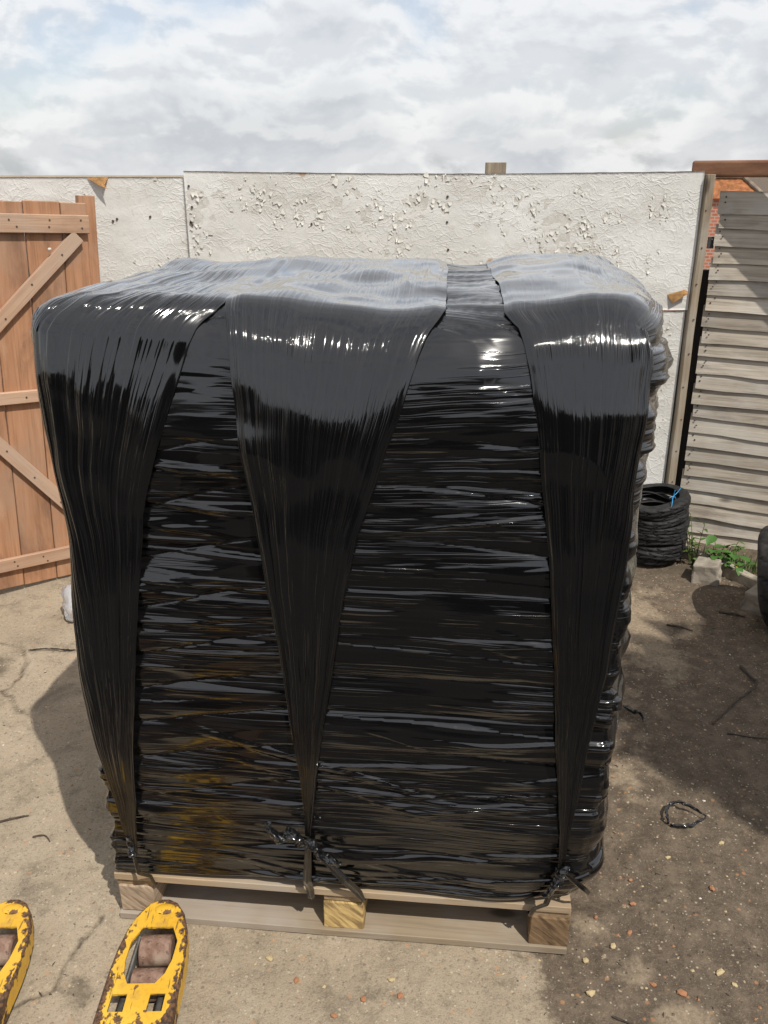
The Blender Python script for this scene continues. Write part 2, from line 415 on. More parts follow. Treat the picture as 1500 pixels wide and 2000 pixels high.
def ground_mat():
    M = Mat('yard_ground'); v = M.obj()
    dirt = M.attr('dirt'); crack = M.attr('crack'); stain = M.attr('stain'); sand = M.attr('sand'); tar = M.attr('tar')
    a = M.noise(v, 2.0, 5, .6); b = M.noise(v, 14, 6, .65); c = M.noise(v, 75, 5, .7); d = M.noise(v, 260, 3, .6)
    conc = M.mix(M.ramp(a, .32, .68), (.30, .243, .172), (.365, .30, .217))
    grime = M.noise(v, 4.5, 7, .72, .6)
    conc = M.mix(M.ramp(grime, .50, .70, 0, .75), conc, (.15, .122, .09))
    conc = M.mix(M.ramp(grime, .44, .30, 0, .5), conc, (.40, .34, .26))
    conc = M.mix(M.ramp(b, .5, .72, 0, .5), conc, (.165, .132, .096))
    conc = M.mix(M.ramp(c, .55, .75, 0, .55), conc, (.34, .285, .215))
    conc = M.mix(M.ramp(c, .48, .30, 0, .75), conc, (.15, .12, .09))
    conc = M.mix(M.ramp(d, .52, .72, 0, .5), conc, (.42, .36, .275))
    conc = M.mix(M.ramp(d, .46, .28, 0, .6), conc, (.13, .105, .08))
    soil = M.mix(M.ramp(b, .35, .7), (.088, .068, .050), (.150, .116, .084))
    soil = M.mix(M.ramp(c, .52, .74, 0, .7), soil, (.23, .18, .125))
    soil = M.mix(M.ramp(c, .44, .3, 0, .7), soil, (.045, .035, .027))
    sandc = M.mix(M.ramp(c, .35, .7), (.21, .162, .112), (.30, .24, .17))
    soil = M.mix(M.ramp(d, .54, .72, 0, .6), soil, (.26, .205, .14))
    soil = M.mix(M.ramp(M.math('ADD', sand, M.math('MULTIPLY', M.math('SUBTRACT', b, .5), .9)), .38, .72), soil, sandc)
    dm = M.ramp(M.math('ADD', dirt, M.math('ADD', M.math('MULTIPLY', M.math('SUBTRACT', b, .5), .9), M.math('MULTIPLY', M.math('SUBTRACT', c, .5), .5))), .40, .62)
    col_ = M.mix(dm, conc, soil)
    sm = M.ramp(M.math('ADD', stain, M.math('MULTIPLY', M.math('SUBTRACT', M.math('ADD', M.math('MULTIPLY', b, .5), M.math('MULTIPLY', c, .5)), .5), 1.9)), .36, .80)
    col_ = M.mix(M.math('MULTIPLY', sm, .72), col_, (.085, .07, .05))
    col_ = M.mix(M.math('MULTIPLY', crack, M.ramp(b, .38, .62, .25, .9)), col_, (.085, .066, .048))
    # embedded aggregate: pale, orange and dark specks
    for sc_, th, spec_ in ((75, .055, (.62, .52, .36)), (48, .05, (.50, .24, .10)), (110, .06, (.60, .55, .46)), (60, .055, (.06, .05, .045))):
        vo = M.N('ShaderNodeTexVoronoi'); M.put(M.mapv(v, (1, 1, 1), (sc_, 2 * sc_, 0)), vo.inputs['Vector']); vo.inputs['Scale'].default_value = sc_
        sp = M.N('ShaderNodeSeparateColor'); M.put(vo.outputs['Color'], sp.inputs[0])
        pick = M.ramp(sp.outputs[0], .87, .89)
        dd = M.math('SUBTRACT', vo.outputs['Distance'], M.math('MULTIPLY', sp.outputs[1], .18))
        col_ = M.mix(M.math('MULTIPLY', M.math('MULTIPLY', M.ramp(dd, .06, .2, 1, 0), pick), .42), col_, spec_)
    col_ = M.mix(tar, col_, M.mix(c, (.03, .029, .028), (.065, .062, .058)))  # near-black colour on unseen ground only, for darker film reflections
    M.set(Base_Color=col_, Roughness=.9, Specular_IOR_Level=.15)
    h = M.math('ADD', M.math('MULTIPLY', b, .8), M.math('ADD', M.math('MULTIPLY', c, .45), M.math('MULTIPLY', d, .16)))
    b1 = M.bump(h, .75, .010)
    b2 = M.bump(crack, .6, -.006, b1)
    M.set(Normal=b2); return M.m
M_GROUND = ground_mat()
def brick_mat():
    M = Mat('far_red_brick'); v = M.obj()
    b = M.N('ShaderNodeTexBrick'); M.put(M.mapv(v, (1, 1, 1), rot=(R(90), 0, 0)), b.inputs[0])
    b.inputs['Color1'].default_value = (.36, .105, .06, 1); b.inputs['Color2'].default_value = (.45, .16, .09, 1); b.inputs['Mortar'].default_value = (.40, .30, .24, 1)
    b.inputs['Scale'].default_value = 1.0; b.inputs['Brick Width'].default_value = .225; b.inputs['Row Height'].default_value = .11; b.inputs['Mortar Size'].default_value = .018
    M.set(Base_Color=b.outputs[0], Roughness=.9); return M.m
M_BRICK = brick_mat()
def clear_mat():
    M = Mat('clear_plastic'); v = M.obj()
    M.set(Base_Color=(.80, .80, .82), Roughness=.16, IOR=1.45, Transmission_Weight=.62, Normal=M.bump(M.noise(v, 26, 3), .6, .01)); return M.m
M_CLEAR = clear_mat()

# ------------------------------------------------------------------ ground: one sheet to the horizon
def axis_pts(lo, hi, fine, far):
    a = list(np.arange(lo, hi + 1e-6, fine)); st = fine; p = hi
    while p < far: st *= 1.35; p += st; a.append(p)
    st = fine; p = lo; pre = []
    while p > -far: st *= 1.35; p -= st; pre.append(p)
    return np.array(pre[::-1] + a)
gx = axis_pts(-2.1, 2.2, .010, 600); gy = axis_pts(1.2, 4.5, .010, 600)
GX, GY = np.meshgrid(gx, gy, indexing='ij')
def ground_base(x, y):
    near = np.exp(-((x / 4) ** 2 + ((y - 2.5) / 4) ** 2))
    z = -4.2 * sstep(6.0, 20.0, y)
    dirt = sstep(-.12, .28, x - .36 - .10 * (y - 1.6) + .12 * fbm(x * 2.2, y * 2.2, 3.0, 3))
    z = z + near * (.006 * fbm(x * 3, y * 3, 0, 21) + (.0035 + .006 * dirt) * fbm(x * 14, y * 14, 1.0, 22, 3) + dirt * .003 * fbm(x * 45, y * 45, 2.0, 23, 2))
    return z, dirt
def seg_dist(x, y, pts):
    d = np.full(x.shape, 9.0)
    for (ax, ay), (bx, by) in zip(pts[:-1], pts[1:]):
        vx, vy = bx - ax, by - ay; t = np.clip(((x - ax) * vx + (y - ay) * vy) / (vx * vx + vy * vy), 0, 1)
        d = np.minimum(d, np.hypot(x - ax - t * vx, y - ay - t * vy))
    return d
GZ, DIRT = ground_base(GX, GY)
wx = GX + .016 * fbm(GX * 13, GY * 13, 4.0, 31, 3); wy = GY + .016 * fbm(GX * 13, GY * 13, 5.0, 32, 3)
yardm = sstep(1.40, 1.28, GY) * sstep(-30, -20, GY)  # ground short of the frame, blackened so the film front reflects dark
crk = np.zeros_like(GX)
for pts, w in (([(-1.05, 1.46), (-.927, 1.508), (-.869, 1.55), (-.816, 1.578), (-.818, 1.653), (-.797, 1.717), (-.761, 1.801)], .0045),
               ([(-1.70, 3.29), (-1.56, 3.24), (-1.475, 3.127), (-1.455, 3.0), (-1.50, 2.90), (-1.434, 2.864), (-1.40, 2.81), (-1.32, 2.74)], .005)):
    crk = np.maximum(crk, sstep(w * 1.9, w * .5, seg_dist(wx, wy, pts)))
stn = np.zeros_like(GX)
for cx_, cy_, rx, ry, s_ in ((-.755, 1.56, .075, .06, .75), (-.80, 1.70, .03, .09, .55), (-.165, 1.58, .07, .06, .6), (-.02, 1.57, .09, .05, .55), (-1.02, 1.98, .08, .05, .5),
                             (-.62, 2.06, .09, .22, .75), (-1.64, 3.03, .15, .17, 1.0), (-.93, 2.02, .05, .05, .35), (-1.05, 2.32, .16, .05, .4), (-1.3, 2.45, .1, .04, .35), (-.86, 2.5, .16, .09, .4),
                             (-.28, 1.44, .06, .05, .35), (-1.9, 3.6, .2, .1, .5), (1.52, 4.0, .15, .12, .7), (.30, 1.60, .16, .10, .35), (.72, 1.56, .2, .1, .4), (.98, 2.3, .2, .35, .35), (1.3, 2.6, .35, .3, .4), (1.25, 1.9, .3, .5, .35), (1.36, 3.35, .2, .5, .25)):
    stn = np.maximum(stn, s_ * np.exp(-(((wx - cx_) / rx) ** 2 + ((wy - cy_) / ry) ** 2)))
sandm = np.zeros_like(GX)
for cx_, cy_, rx, ry, s_ in ((1.12, 3.45, .22, .55, .85), (.93, 2.75, .12, .5, .6), (1.30, 3.75, .2, .15, .6), (.64, 1.62, .07, .08, .6), (.72, 1.50, .10, .06, .7), (.80, 2.45, .10, .3, .5), (.55, 1.75, .08, .1, .6), (1.2, 3.05, .1, .1, .35)):
    sandm = np.maximum(sandm, s_ * np.exp(-(((wx - cx_) / rx) ** 2 + ((wy - cy_) / ry) ** 2)))
sandm = np.clip(sandm + .25 * fbm(GX * 3, GY * 3, 8.0, 40), 0, 1)
GZ = GZ - crk * .004
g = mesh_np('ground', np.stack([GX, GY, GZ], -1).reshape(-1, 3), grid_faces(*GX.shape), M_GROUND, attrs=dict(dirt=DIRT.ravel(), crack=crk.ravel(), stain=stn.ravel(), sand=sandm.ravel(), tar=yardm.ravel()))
tag(g, 'cracked dusty concrete yard turning to dark gritty soil on the right', 'ground', kind='structure')
def gz(x, y): return float(ground_base(np.array(float(x)), np.array(float(y)))[0])

# ------------------------------------------------------------------ wall of white painted boards
wall = empty('board_wall', (0.28, 4.38, 0), label='peeling white painted board wall across the back of the yard', cat='wall')
def flake(bm, c, size, ang, lift):
    """one curled paint flake hinged on the board face (the face looks to -y)"""
    n = 4; ca, sa = math.cos(ang), math.sin(ang); w = size * rnd.uniform(.5, 1.0); rows = []
    for i in range(n):
        t = i / (n - 1); yy = -lift * t * t - .0012; ln = size * (t - .12 * t * t)
        ww = w * (1 - .6 * t + rnd.uniform(-.3, .3)); row = []
        for s in (-.5, .5):
            u = s * ww; row.append(bm.verts.new((c[0] + ca * ln - sa * u, c[1] + yy, c[2] + sa * ln + ca * u)))
        rows.append(row)
    for i in range(n - 1): bm.faces.new((rows[i][0], rows[i][1], rows[i + 1][1], rows[i + 1][0]))
def panel(x0, x1, z0, z1, y, nfl, seed, top_sag=0.0, label=None, clus=.05, tilt=0.0):
    W, Hh = x1 - x0, z1 - z0; nx, nz = max(20, int(W / .012)), max(20, int(Hh / .012)); T = .016
    X, Z = np.meshgrid(np.linspace(0, W, nx), np.linspace(0, Hh, nz), indexing='ij')
    edge = np.minimum(np.minimum(X, W - X), np.minimum(Z, Hh - Z))
    Zs = Z + top_sag * np.sin(np.pi * X / W) * (Z / Hh) + .0025 * fbm(X * 12, Z * 0, 1.5, seed) * (Z > Hh * .999) + tilt * X
    Yd = .0022 * fbm(X * 9, Z * 16, 0.0, seed, 4) * sstep(0, .03, edge) + .004 * fbm(X * 1.2, Z * 1.2, 0, seed + 3, 2)
    bare = np.zeros_like(X); bm = bmesh.new(); k = 0; tries = 0
    r2 = random.Random(seed)
    while k < nfl and tries < nfl * 30:
        tries += 1; u, w = r2.uniform(.01, W - .02), r2.uniform(.01, Hh - .01)
        dens = float(fbm(u * 3.2, w * 4.0, .5, seed + 9, 3)) + .5 * float(vn(u * 14, w * 14, 0, seed))
        if dens < clus: continue
        s = .005 + .021 * r2.random() ** 1.6 * (1.2 if dens > .35 else .85)
        flake(bm, (u, -.0025, w), s, r2.uniform(0, 6.28) if r2.random() < .4 else r2.gauss(-1.3, .7), r2.uniform(.03, .20) * s); k += 1
        bare = np.maximum(bare, np.exp(-(((X - u) / (s * 1.0)) ** 2 + ((Z - w) / (s * .8)) ** 2)))
    dn = fbm(X * 3.2, Z * 4.0, .5, seed + 9, 3) + .35 * fbm(X * 22, Z * 26, 0, seed + 4, 3)
    bare = np.clip(np.maximum(bare * .8, sstep(clus + .16, clus + .34, dn)), 0, 1)
    fr = np.stack([X, Yd, Zs], -1).reshape(-1, 3); bk = np.stack([X, 0 * X + T, Zs], -1).reshape(-1, 3)
    n = len(fr); f1 = grid_faces(nx, nz, False); idx = np.arange(n).reshape(nx, nz)
    loop = np.concatenate([idx[:, 0], idx[-1, 1:], idx[-2::-1, -1], idx[0, -2:0:-1]])
    side = np.stack([loop, loop + n, np.roll(loop, -1) + n, np.roll(loop, -1)], -1)[:, ::-1]
    o = mesh_np('panel', np.concatenate([fr, bk]), np.concatenate([f1, f1[:, ::-1] + n, side]), M_PANEL, wall, attrs=dict(bare=np.concatenate([bare.ravel(), bare.ravel() * 0])))
    o.location = (x0 - .28, y - 4.38, z0)
    if label: o['label'] = label
    obj_bm('paint_flake', bm, M_FLAKE, o, kind='stuff')
    return o
pA = panel(-.941, 1.504, 1.243, 1.885, 4.38, 640, 101, top_sag=-.012, label='top board with heavily flaking paint', clus=.10)
pB = panel(-.90, 1.496, .02, 1.238, 4.384, 220, 102)
pC = panel(-2.7, -.948, 1.06, 1.858, 4.398, 110, 103, label='smoother left board with rust spots', clus=.2)
pD = panel(-2.7, -.948, .02, 1.055, 4.402, 60, 104, clus=.2)
for (px, pz, po) in ((.08, .10, pC), ):
    pass
for (u, w) in ((1.28, .62), (1.40, .60), (1.42, .61), (1.58, .62), (1.27, .50), (.62, .7)):
    bm = bmesh.new(); bmesh.ops.create_cone(bm, cap_ends=True, segments=10, radius1=.006, radius2=.005, depth=.004, matrix=Matrix.Translation((u, -.003, w)) @ Matrix.Rotation(R(90), 4, 'X'))
    obj_bm('screw', bm, M_NAIL, pC)
for k in range(14):
    bm = bmesh.new(); u = rnd.choice([.02, 2.40, .6, 1.25, 1.9]) + rnd.uniform(-.01, .01); w = rnd.uniform(.05, .58)
    bmesh.ops.create_cone(bm, cap_ends=True, segments=10, radius1=.006, radius2=.005, depth=.004, matrix=Matrix.Translation((u, -.004, w)) @ Matrix.Rotation(R(90), 4, 'X'))
    obj_bm('screw', bm, M_NAIL, pA)
def torn(parent, pts, name='torn_veneer'):
    bm = bmesh.new(); vs = [bm.verts.new(p) for p in pts]; bm.faces.new(vs)
    bmesh.ops.solidify(bm, geom=bm.faces[:], thickness=.0025); return obj_bm(name, bm, M_PLY, parent)
torn(pC, [(1.30, -.004, .795), (1.40, -.004, .797), (1.385, -.03, .762), (1.405, -.045, .745), (1.355, -.03, .765)])
torn(pA, [(2.335, -.003, .075), (2.42, -.006, .10), (2.43, -.03, .085), (2.36, -.022, .035)])
torn(pA, [(.02, -.003, .002), (.05, -.003, .02), (.03, -.02, .03)])
bm = board_geo(1.9, .095, .05, 6, .002, 3); bmesh.ops.rotate(bm, matrix=Matrix.Rotation(R(90), 3, 'Y'), verts=bm.verts[:])
p = obj_bm('post', bm, M_POST, wall); p.location = (.528 - .28, .055, 1.922 - .95)
bm = board_geo(1.87, .036, .05, 10, .004, 5); bmesh.ops.rotate(bm, matrix=Matrix.Rotation(R(90), 3, 'Y'), verts=bm.verts[:])
p = obj_bm('batten', bm, M_POST, wall); p.location = (1.527 - .28, -.004, .935)
for k in range(9):
    bm = bmesh.new(); bmesh.ops.create_cone(bm, cap_ends=True, segments=8, radius1=.004, radius2=.004, depth=.003, matrix=Matrix.Rotation(R(90), 4, 'X'))
    o = obj_bm('nail', bm, M_NAIL, wall); o.location = (1.527 - .28 + rnd.uniform(-.006, .006), -.031, .35 + k * .17)

# ------------------------------------------------------------------ wooden gate, standing open
GA = R(39)
gate = empty('wooden_gate', (-1.403, 4.06, 0.0), (0, R(3.0), GA), 'orange brown ledged and braced wooden gate standing open at the left', 'gate')
xr = 0.0; k = 0
GH = 1.755
for wpl in (.118, .160, .158, .162, .157, .160, .159, .161):
    bm = board_geo(GH + rnd.uniform(-.006, .006), wpl - .004, .020, 8, .0012, k + 20, bev=.003)
    bmesh.ops.rotate(bm, matrix=Matrix.Rotation(R(90), 3, 'Y'), verts=bm.verts[:])
    o = obj_bm('plank', bm, M_GATE, gate); o.location = (xr - wpl / 2, rnd.uniform(-.0015, .0015), GH / 2 + rnd.uniform(-.004, .004)); xr -= wpl; k += 1
GW = -xr
for z, w in ((1.665, .078), (.918, .056), (.130, .062)):
    bm = board_geo(GW, w, .024, 8, .001, int(z * 10), bev=.003); o = obj_bm('rail', bm, M_GATE_RAIL, gate); o.location = (-GW / 2 - .002, -.0235, z)
    for q in range(9):
        for e in (-1, 1) if w > .06 else (0,):
            b2 = bmesh.new(); bmesh.ops.create_cone(b2, cap_ends=True, segments=8, radius1=.0045, radius2=.004, depth=.003, matrix=Matrix.Rotation(R(90), 4, 'X'))
            s = obj_bm('screw', b2, M_NAIL, o); s.location = (GW / 2 - .055 - q * .14 + rnd.uniform(-.02, .02), -.0128, e * .014 + rnd.uniform(-.006, .006))
def brace(xa, za, xb, zb, w=.060):
    L = math.hypot(xb - xa, zb - za); a = math.atan2(zb - za, xb - xa)
    bm = board_geo(L, w, .024, 8, .001, int(za * 7)); o = obj_bm('brace', bm, M_GATE_RAIL, gate)
    o.location = ((xa + xb) / 2, -.0238, (za + zb) / 2); o.rotation_euler = (0, -a, 0)
    for q in range(5):
        b2 = bmesh.new(); bmesh.ops.create_cone(b2, cap_ends=True, segments=8, radius1=.0045, radius2=.004, depth=.003, matrix=Matrix.Rotation(R(90), 4, 'X'))
        s = obj_bm('screw', b2, M_NAIL, o); s.location = (-L * .42 + q * L * .2, -.0128, rnd.uniform(-.01, .01))
    return o
brace(-.735, .96, -.055, 1.615)
brace(-.62, .875, -.045, .18)
bm = board_geo(1.785, .075, .04, 8, .0012, 71); bmesh.ops.rotate(bm, matrix=Matrix.Rotation(R(90), 3, 'Y'), verts=bm.verts[:])
o = obj_bm('stile', bm, M_GATE, gate); o.location = (.012, .034, .893)
bm = board_geo(.11, .014, .008, 3, .0005, 72); bmesh.ops.rotate(bm, matrix=Matrix.Rotation(R(88), 3, 'Y'), verts=bm.verts[:])
o = obj_bm('batten', bm, M_GATE_RAIL, gate); o.location = (-.082, -.0145, .058)
bm = bmesh.new(); add_box(bm, (0, 0, 0), (.016, .012, .011), .003, jit=.002); o = obj_bm('hook', bm, M_FLAKE, gate); o.location = (-.19, -.04, 1.56)

# ------------------------------------------------------------------ slatted fence on the right
FA = R(-22)
fence = empty('slatted_fence', (1.606, 4.41, 0), (0, 0, FA), 'weathered grey fence of overlapping horizontal boards on the right', 'fence')
NB = 23; pitch = 1.80 / NB; FL = 1.83
for i in range(NB):
    zt = 1.806 - i * pitch
    n = 12; T0, T1 = .006, .020; Hb = pitch + .022; vs = []; fs = []
    sag = rnd.uniform(-.004, .004); rollj = rnd.uniform(-.005, .005); lx0 = rnd.uniform(-.012, .008)
    for j in range(n + 1):
        x = lx0 + (FL - lx0) * j / n
        dz = .010 * vn(x * 1.6, i * 2.3, 0, 44) + .0026 * vn(x * 9, i * 3.7, 0, 45) - .014 * x + sag * x; dy = .004 * vn(x * 2, i * 1.9, 4, 46)
        vs += [(x, -.004 + dy, zt + dz), (x, T0 - .004 + dy, zt + dz), (x, .000 + dy, zt - Hb + dz + rollj), (x, -T1 + dy, zt - Hb + dz + .0035 * vn(x * 13, i * 1.3, 0, 47) + rollj)]
    for j in range(n):
        a = j * 4; b = a + 4
        fs += [(a, a + 3, b + 3, b), (a + 1, a, b, b + 1), (a + 2, a + 1, b + 1, b + 2), (a + 3, a + 2, b + 2, b + 3)]
    fs += [(0, 1, 2, 3), (n * 4 + 3, n * 4 + 2, n * 4 + 1, n * 4)]
    o = mesh_np('board', vs, fs, M_FENCE, fence, smooth=False)
    o.data.transform(Matrix.Translation((0, 0, -zt))); o.location = (0, -.0005 * (i % 3), zt)
    for e in range(2):
        b2 = bmesh.new(); bmesh.ops.create_cone(b2, cap_ends=True, segments=8, radius1=.0042, radius2=.004, depth=.003, matrix=Matrix.Rotation(R(90), 4, 'X'))
        s = obj_bm('nail', b2, M_NAIL, o); s.location = (.024 + rnd.uniform(-.008, .012), -.0145 + e * -.004, -.036 - e * .024)
for x in (.03, .92, 1.80):
    box('upright', (x, .026, .90), (.04, .035, 1.78), M_POST, fence)

# ------------------------------------------------------------------ steel post, beam, dark board in the gap, hinge
o = box('steel_post', (1.537, 4.452, .93), (.05, .05, 1.855), M_DARKSTEEL); tag(o, 'dark steel post under the brown beam behind the board wall', 'post')
o = box('dark_plank', (1.59, 4.53, .71), (.12, .02, 1.42), M_DARKWOOD); tag(o, 'dark plank filling the gap between board wall and slatted fence', 'plank')
hb = empty('gate_hinge', (1.588, 4.415, 1.56), (0, 0, 0), 'small black metal hinge plate in the gap beside the slatted fence', 'hinge')
box('plate', (0, 0, 0), (.032, .006, .055), M_DARKSTEEL, hb)
b2 = bmesh.new(); bmesh.ops.create_uvsphere(b2, u_segments=10, v_segments=6, radius=.004); o = obj_bm('bolt', b2, M_LINK, hb); o.location = (.004, -.004, .015)
BA = math.atan2(-.65, .76)
bm = bmesh.new(); add_box(bm, (0, 0, 0), (2.2, .085, .074), .012, seg=3)
beam = obj_bm('steel_beam', bm, M_BEAM); bmd = Vector((.76, -.65, .0)).normalized()
beam.location = Vector((1.505, 4.475, 1.8995)) + bmd * 1.08; beam.rotation_euler = (0, R(-.35), BA)
tag(beam, 'rust brown steel beam reaching over the fence at the top right', 'beam')
o = box('steel_post', (3.10, 3.11, .93), (.06, .06, 1.855), M_DARKSTEEL); tag(o, 'dark steel post under the near end of the brown beam', 'post')

# ------------------------------------------------------------------ brick house and trees beyond the fence
house = empty('brick_house', (12.0, 32, -4.2), (0, 0, R(-8)), 'far red brick house with orange hipped roof beyond the fence', 'house')
def prism(name, poly, y0, y1, mat, parent):
    bm = bmesh.new(); a = [bm.verts.new((x, y0, z)) for x, z in poly]; b = [bm.verts.new((x, y1, z)) for x, z in poly]; n = len(poly)
    bm.faces.new(a); bm.faces.new(b[::-1])
    for i in range(n): bm.faces.new((a[(i + 1) % n], a[i], b[i], b[(i + 1) % n]))
    return obj_bm(name, bm, mat, parent)
prism('wall', [(-3, 0), (3, 0), (3, 3.1), (1.05, 5.15), (-1.05, 5.15), (-3, 3.1)], 0, 7, M_BRICK, house)
bm = bmesh.new()
def quad(*ps): bm.faces.new([bm.verts.new(p) for p in ps])
ZR = 5.74
quad((-3.25, -.15, 2.95), (-3.25, 7.1, 2.95), (-.48, 7.1, ZR), (-.48, .7, ZR), (-1.12, -.15, 5.10))
quad((3.25, 7.1, 2.95), (3.25, -.15, 2.95), (1.12, -.15, 5.10), (.48, .7, ZR), (.48, 7.1, ZR))
quad((-1.12, -.15, 5.10), (-.48, .7, ZR), (.48, .7, ZR), (1.12, -.15, 5.10))
quad((-.48, .7, ZR), (-.48, 7.1, ZR), (.48, 7.1, ZR), (.48, .7, ZR))
bmesh.ops.solidify(bm, geom=bm.faces[:], thickness=.09)
obj_bm('roof', bm, M_ROOF, house)
bm = bmesh.new()
for pa, pb in (((-3.25, -.17, 2.99), (-1.12, -.17, 5.14)), ((-1.12, -.17, 5.14), (-.48, .68, ZR + .05)), ((-.48, .68, ZR + .06), (.48, .68, ZR + .06)), ((.48, .68, ZR + .05), (1.12, -.17, 5.14)), ((1.12, -.17, 5.14), (3.25, -.17, 2.99))):
    tube(bm, [pa, pb], .075, 8)
obj_bm('ridge_tiles', bm, M_RIDGE, house)
box('window', (1.3, -.01, 1.6), (1.0, .06, 1.2), M_DARKSTEEL, house)
def leaf_cloud(name, n, blobs, size, mat, parent, seed, thick=False):
    r = np.random.default_rng(seed); P = []
    wts = np.array([b[3] ** 2 for b in blobs]); ch = r.choice(len(blobs), n, p=wts / wts.sum())
    B = np.array(blobs)[ch]; d = r.normal(size=(n, 3)); d /= np.linalg.norm(d, axis=1)[:, None]
    rad = B[:, 3] * r.uniform(.25, 1.0, n) ** .5
    c = B[:, :3] + d * rad[:, None] * np.array([1, 1, .8])
    a = r.normal(size=(n, 3)); a /= np.linalg.norm(a, axis=1)[:, None]
    b = np.cross(a, r.normal(size=(n, 3))); b /= np.linalg.norm(b, axis=1)[:, None]
    s = size * r.uniform(.6, 1.4, n)[:, None]
    V = np.stack([c - a * s, c + b * s * .5, c + a * s, c - b * s * .5], 1).reshape(-1, 3)
    F = np.arange(n * 4).reshape(n, 4)
    return mesh_np(name, V, F, mat, parent, smooth=False)
def tree(loc, trunk_h, blobs, n, size, label, seed, group=None, mat=M_TREE):
    t = empty('tree', loc, label=label, cat='tree', group=group)
    bm = bmesh.new(); tube(bm, [(0, 0, 0), (.05 * trunk_h * .1, 0, trunk_h * .5), (0, .02, trunk_h), (blobs[0][0] * .6, blobs[0][1] * .6, blobs[0][2])], [trunk_h * .05 + .06, trunk_h * .04 + .04, trunk_h * .03 + .03, .02], 10)
    for b in blobs[:7]: tube(bm, [(0, 0, trunk_h * .8), (b[0] * .5, b[1] * .5, (trunk_h * .8 + b[2]) * .52), (b[0], b[1], b[2])], [trunk_h * .02 + .03, .04, .015], 6)
    obj_bm('trunk', bm, M_BARK, t); leaf_cloud('crown', n, blobs, size, mat, t, seed); return t
def blobset(seed, n, R0, zc_, rr, flat=.7):
    r = random.Random(seed); out = []
    for i in range(n):
        a = r.uniform(0, 6.28); q = R0 * math.sqrt(r.random()); out.append((q * math.cos(a), q * math.sin(a), zc_ + r.uniform(-1, 1) * R0 * flat, rr * r.uniform(.6, 1.15)))
    return out
tree((17.7, 46, -4.2), 2.5, blobset(3, 9, .9, 4.25, .75, .8), 2600, .13, 'small green treetop rising behind the house roof', 61)
tree((19.5, 46, -4.2), 2.3, blobset(4, 10, 1.2, 3.75, .8, .7), 3000, .13, 'bushy green tree right of the house roof', 62)
# the tree beside the yard, right of and behind the camera, that shades the soil
tree((4.0, -.35, 0), 2.6, [(-.95, .55, 4.3, .62), (-.75, -.35, 4.0, .62), (-.1, .8, 4.5, .8), (.1, -.2, 4.8, .95), (-.35, 1.1, 4.2, .6), (-.62, -1.05, 4.2, .62), (.8, .4, 4.5, .9), (.3, -1.2, 4.6, .9), (.5, 1.3, 4.5, .5), (-.5, .2, 5.0, .7), (.9, 1.2, 4.4, .8), (.2, -2.0, 4.2, .7)], 13000, .085,
     'leafy tree standing right of the yard, shading the soil', 63)

hedge = empty('hedge', (0, -10, 0), label='tall dark evergreen hedge far behind the open side of the yard', cat='hedge')  # added out of view to give the film a dark horizon to reflect
leaf_cloud('foliage', 9000, [(-12 + 1.2 * q + rnd.uniform(-.3, .3), rnd.uniform(-.3, .3), 1.0 + rnd.uniform(-.1, .9), 1.15) for q in range(21)], .16, M_TREE, hedge, 71)

shed = empty('timber_shed', (-1.6, -2.5, 0), label='dark stained timber shed behind the open side of the yard', cat='shed')  # unseen shed, added so the film mirrors a dark roofline and shaded ground
for q in range(14):
    bm = board_geo(7.0, .142, .02, 4, .001, 90 + q); o = obj_bm('wall_board', bm, M_DARKWOOD, shed); o.location = (0, 0, .07 + q * .135); o.rotation_euler = (R(-4), 0, 0)
box('wall', (0, -1.2, .95), (6.96, 2.36, 1.9), M_DARKWOOD, shed)
bm = bmesh.new(); add_box(bm, (0, -1.15, 1.98), (7.3, 2.7, .06), .004, Matrix.Rotation(R(-3), 3, 'X')); obj_bm('roof', bm, M_DARKSTEEL, shed)

# ------------------------------------------------------------------ pallet
DX = Vector((.99502, -.09969, 0)); YAW = R(-5.72)
ORG = Vector((-.1224, 1.7366, 0))
pal = empty('pallet', ORG, (0, 0, YAW), 'worn wooden block pallet under the black wrapped load', 'pallet')
for i, (y, w) in enumerate(((.052, .098), (.20, .09), (.35, .09), (.50, .14), (.65, .09), (.80, .09), (.948, .098))):
    bm = board_geo(1.2, w, .021, 12, .0018, 30 + i); bmesh.ops.rotate(bm, matrix=Matrix.Rotation(R(-90), 3, 'X'), verts=bm.verts[:])
    o = obj_bm('deck_board', bm, M_PALLET, pal); o.location = (0, y, .1445)
for x in (-.565, -.525, -.01, .04, .53, .57):
    for y in (.035, .075):
        b2 = bmesh.new(); bmesh.ops.create_cone(b2, cap_ends=True, segments=8, radius1=.0045, radius2=.004, depth=.002); s_ = obj_bm('nail', b2, M_NAIL, pal); s_.location = (x + rnd.uniform(-.008, .008), y + rnd.uniform(-.006, .006), .1558)
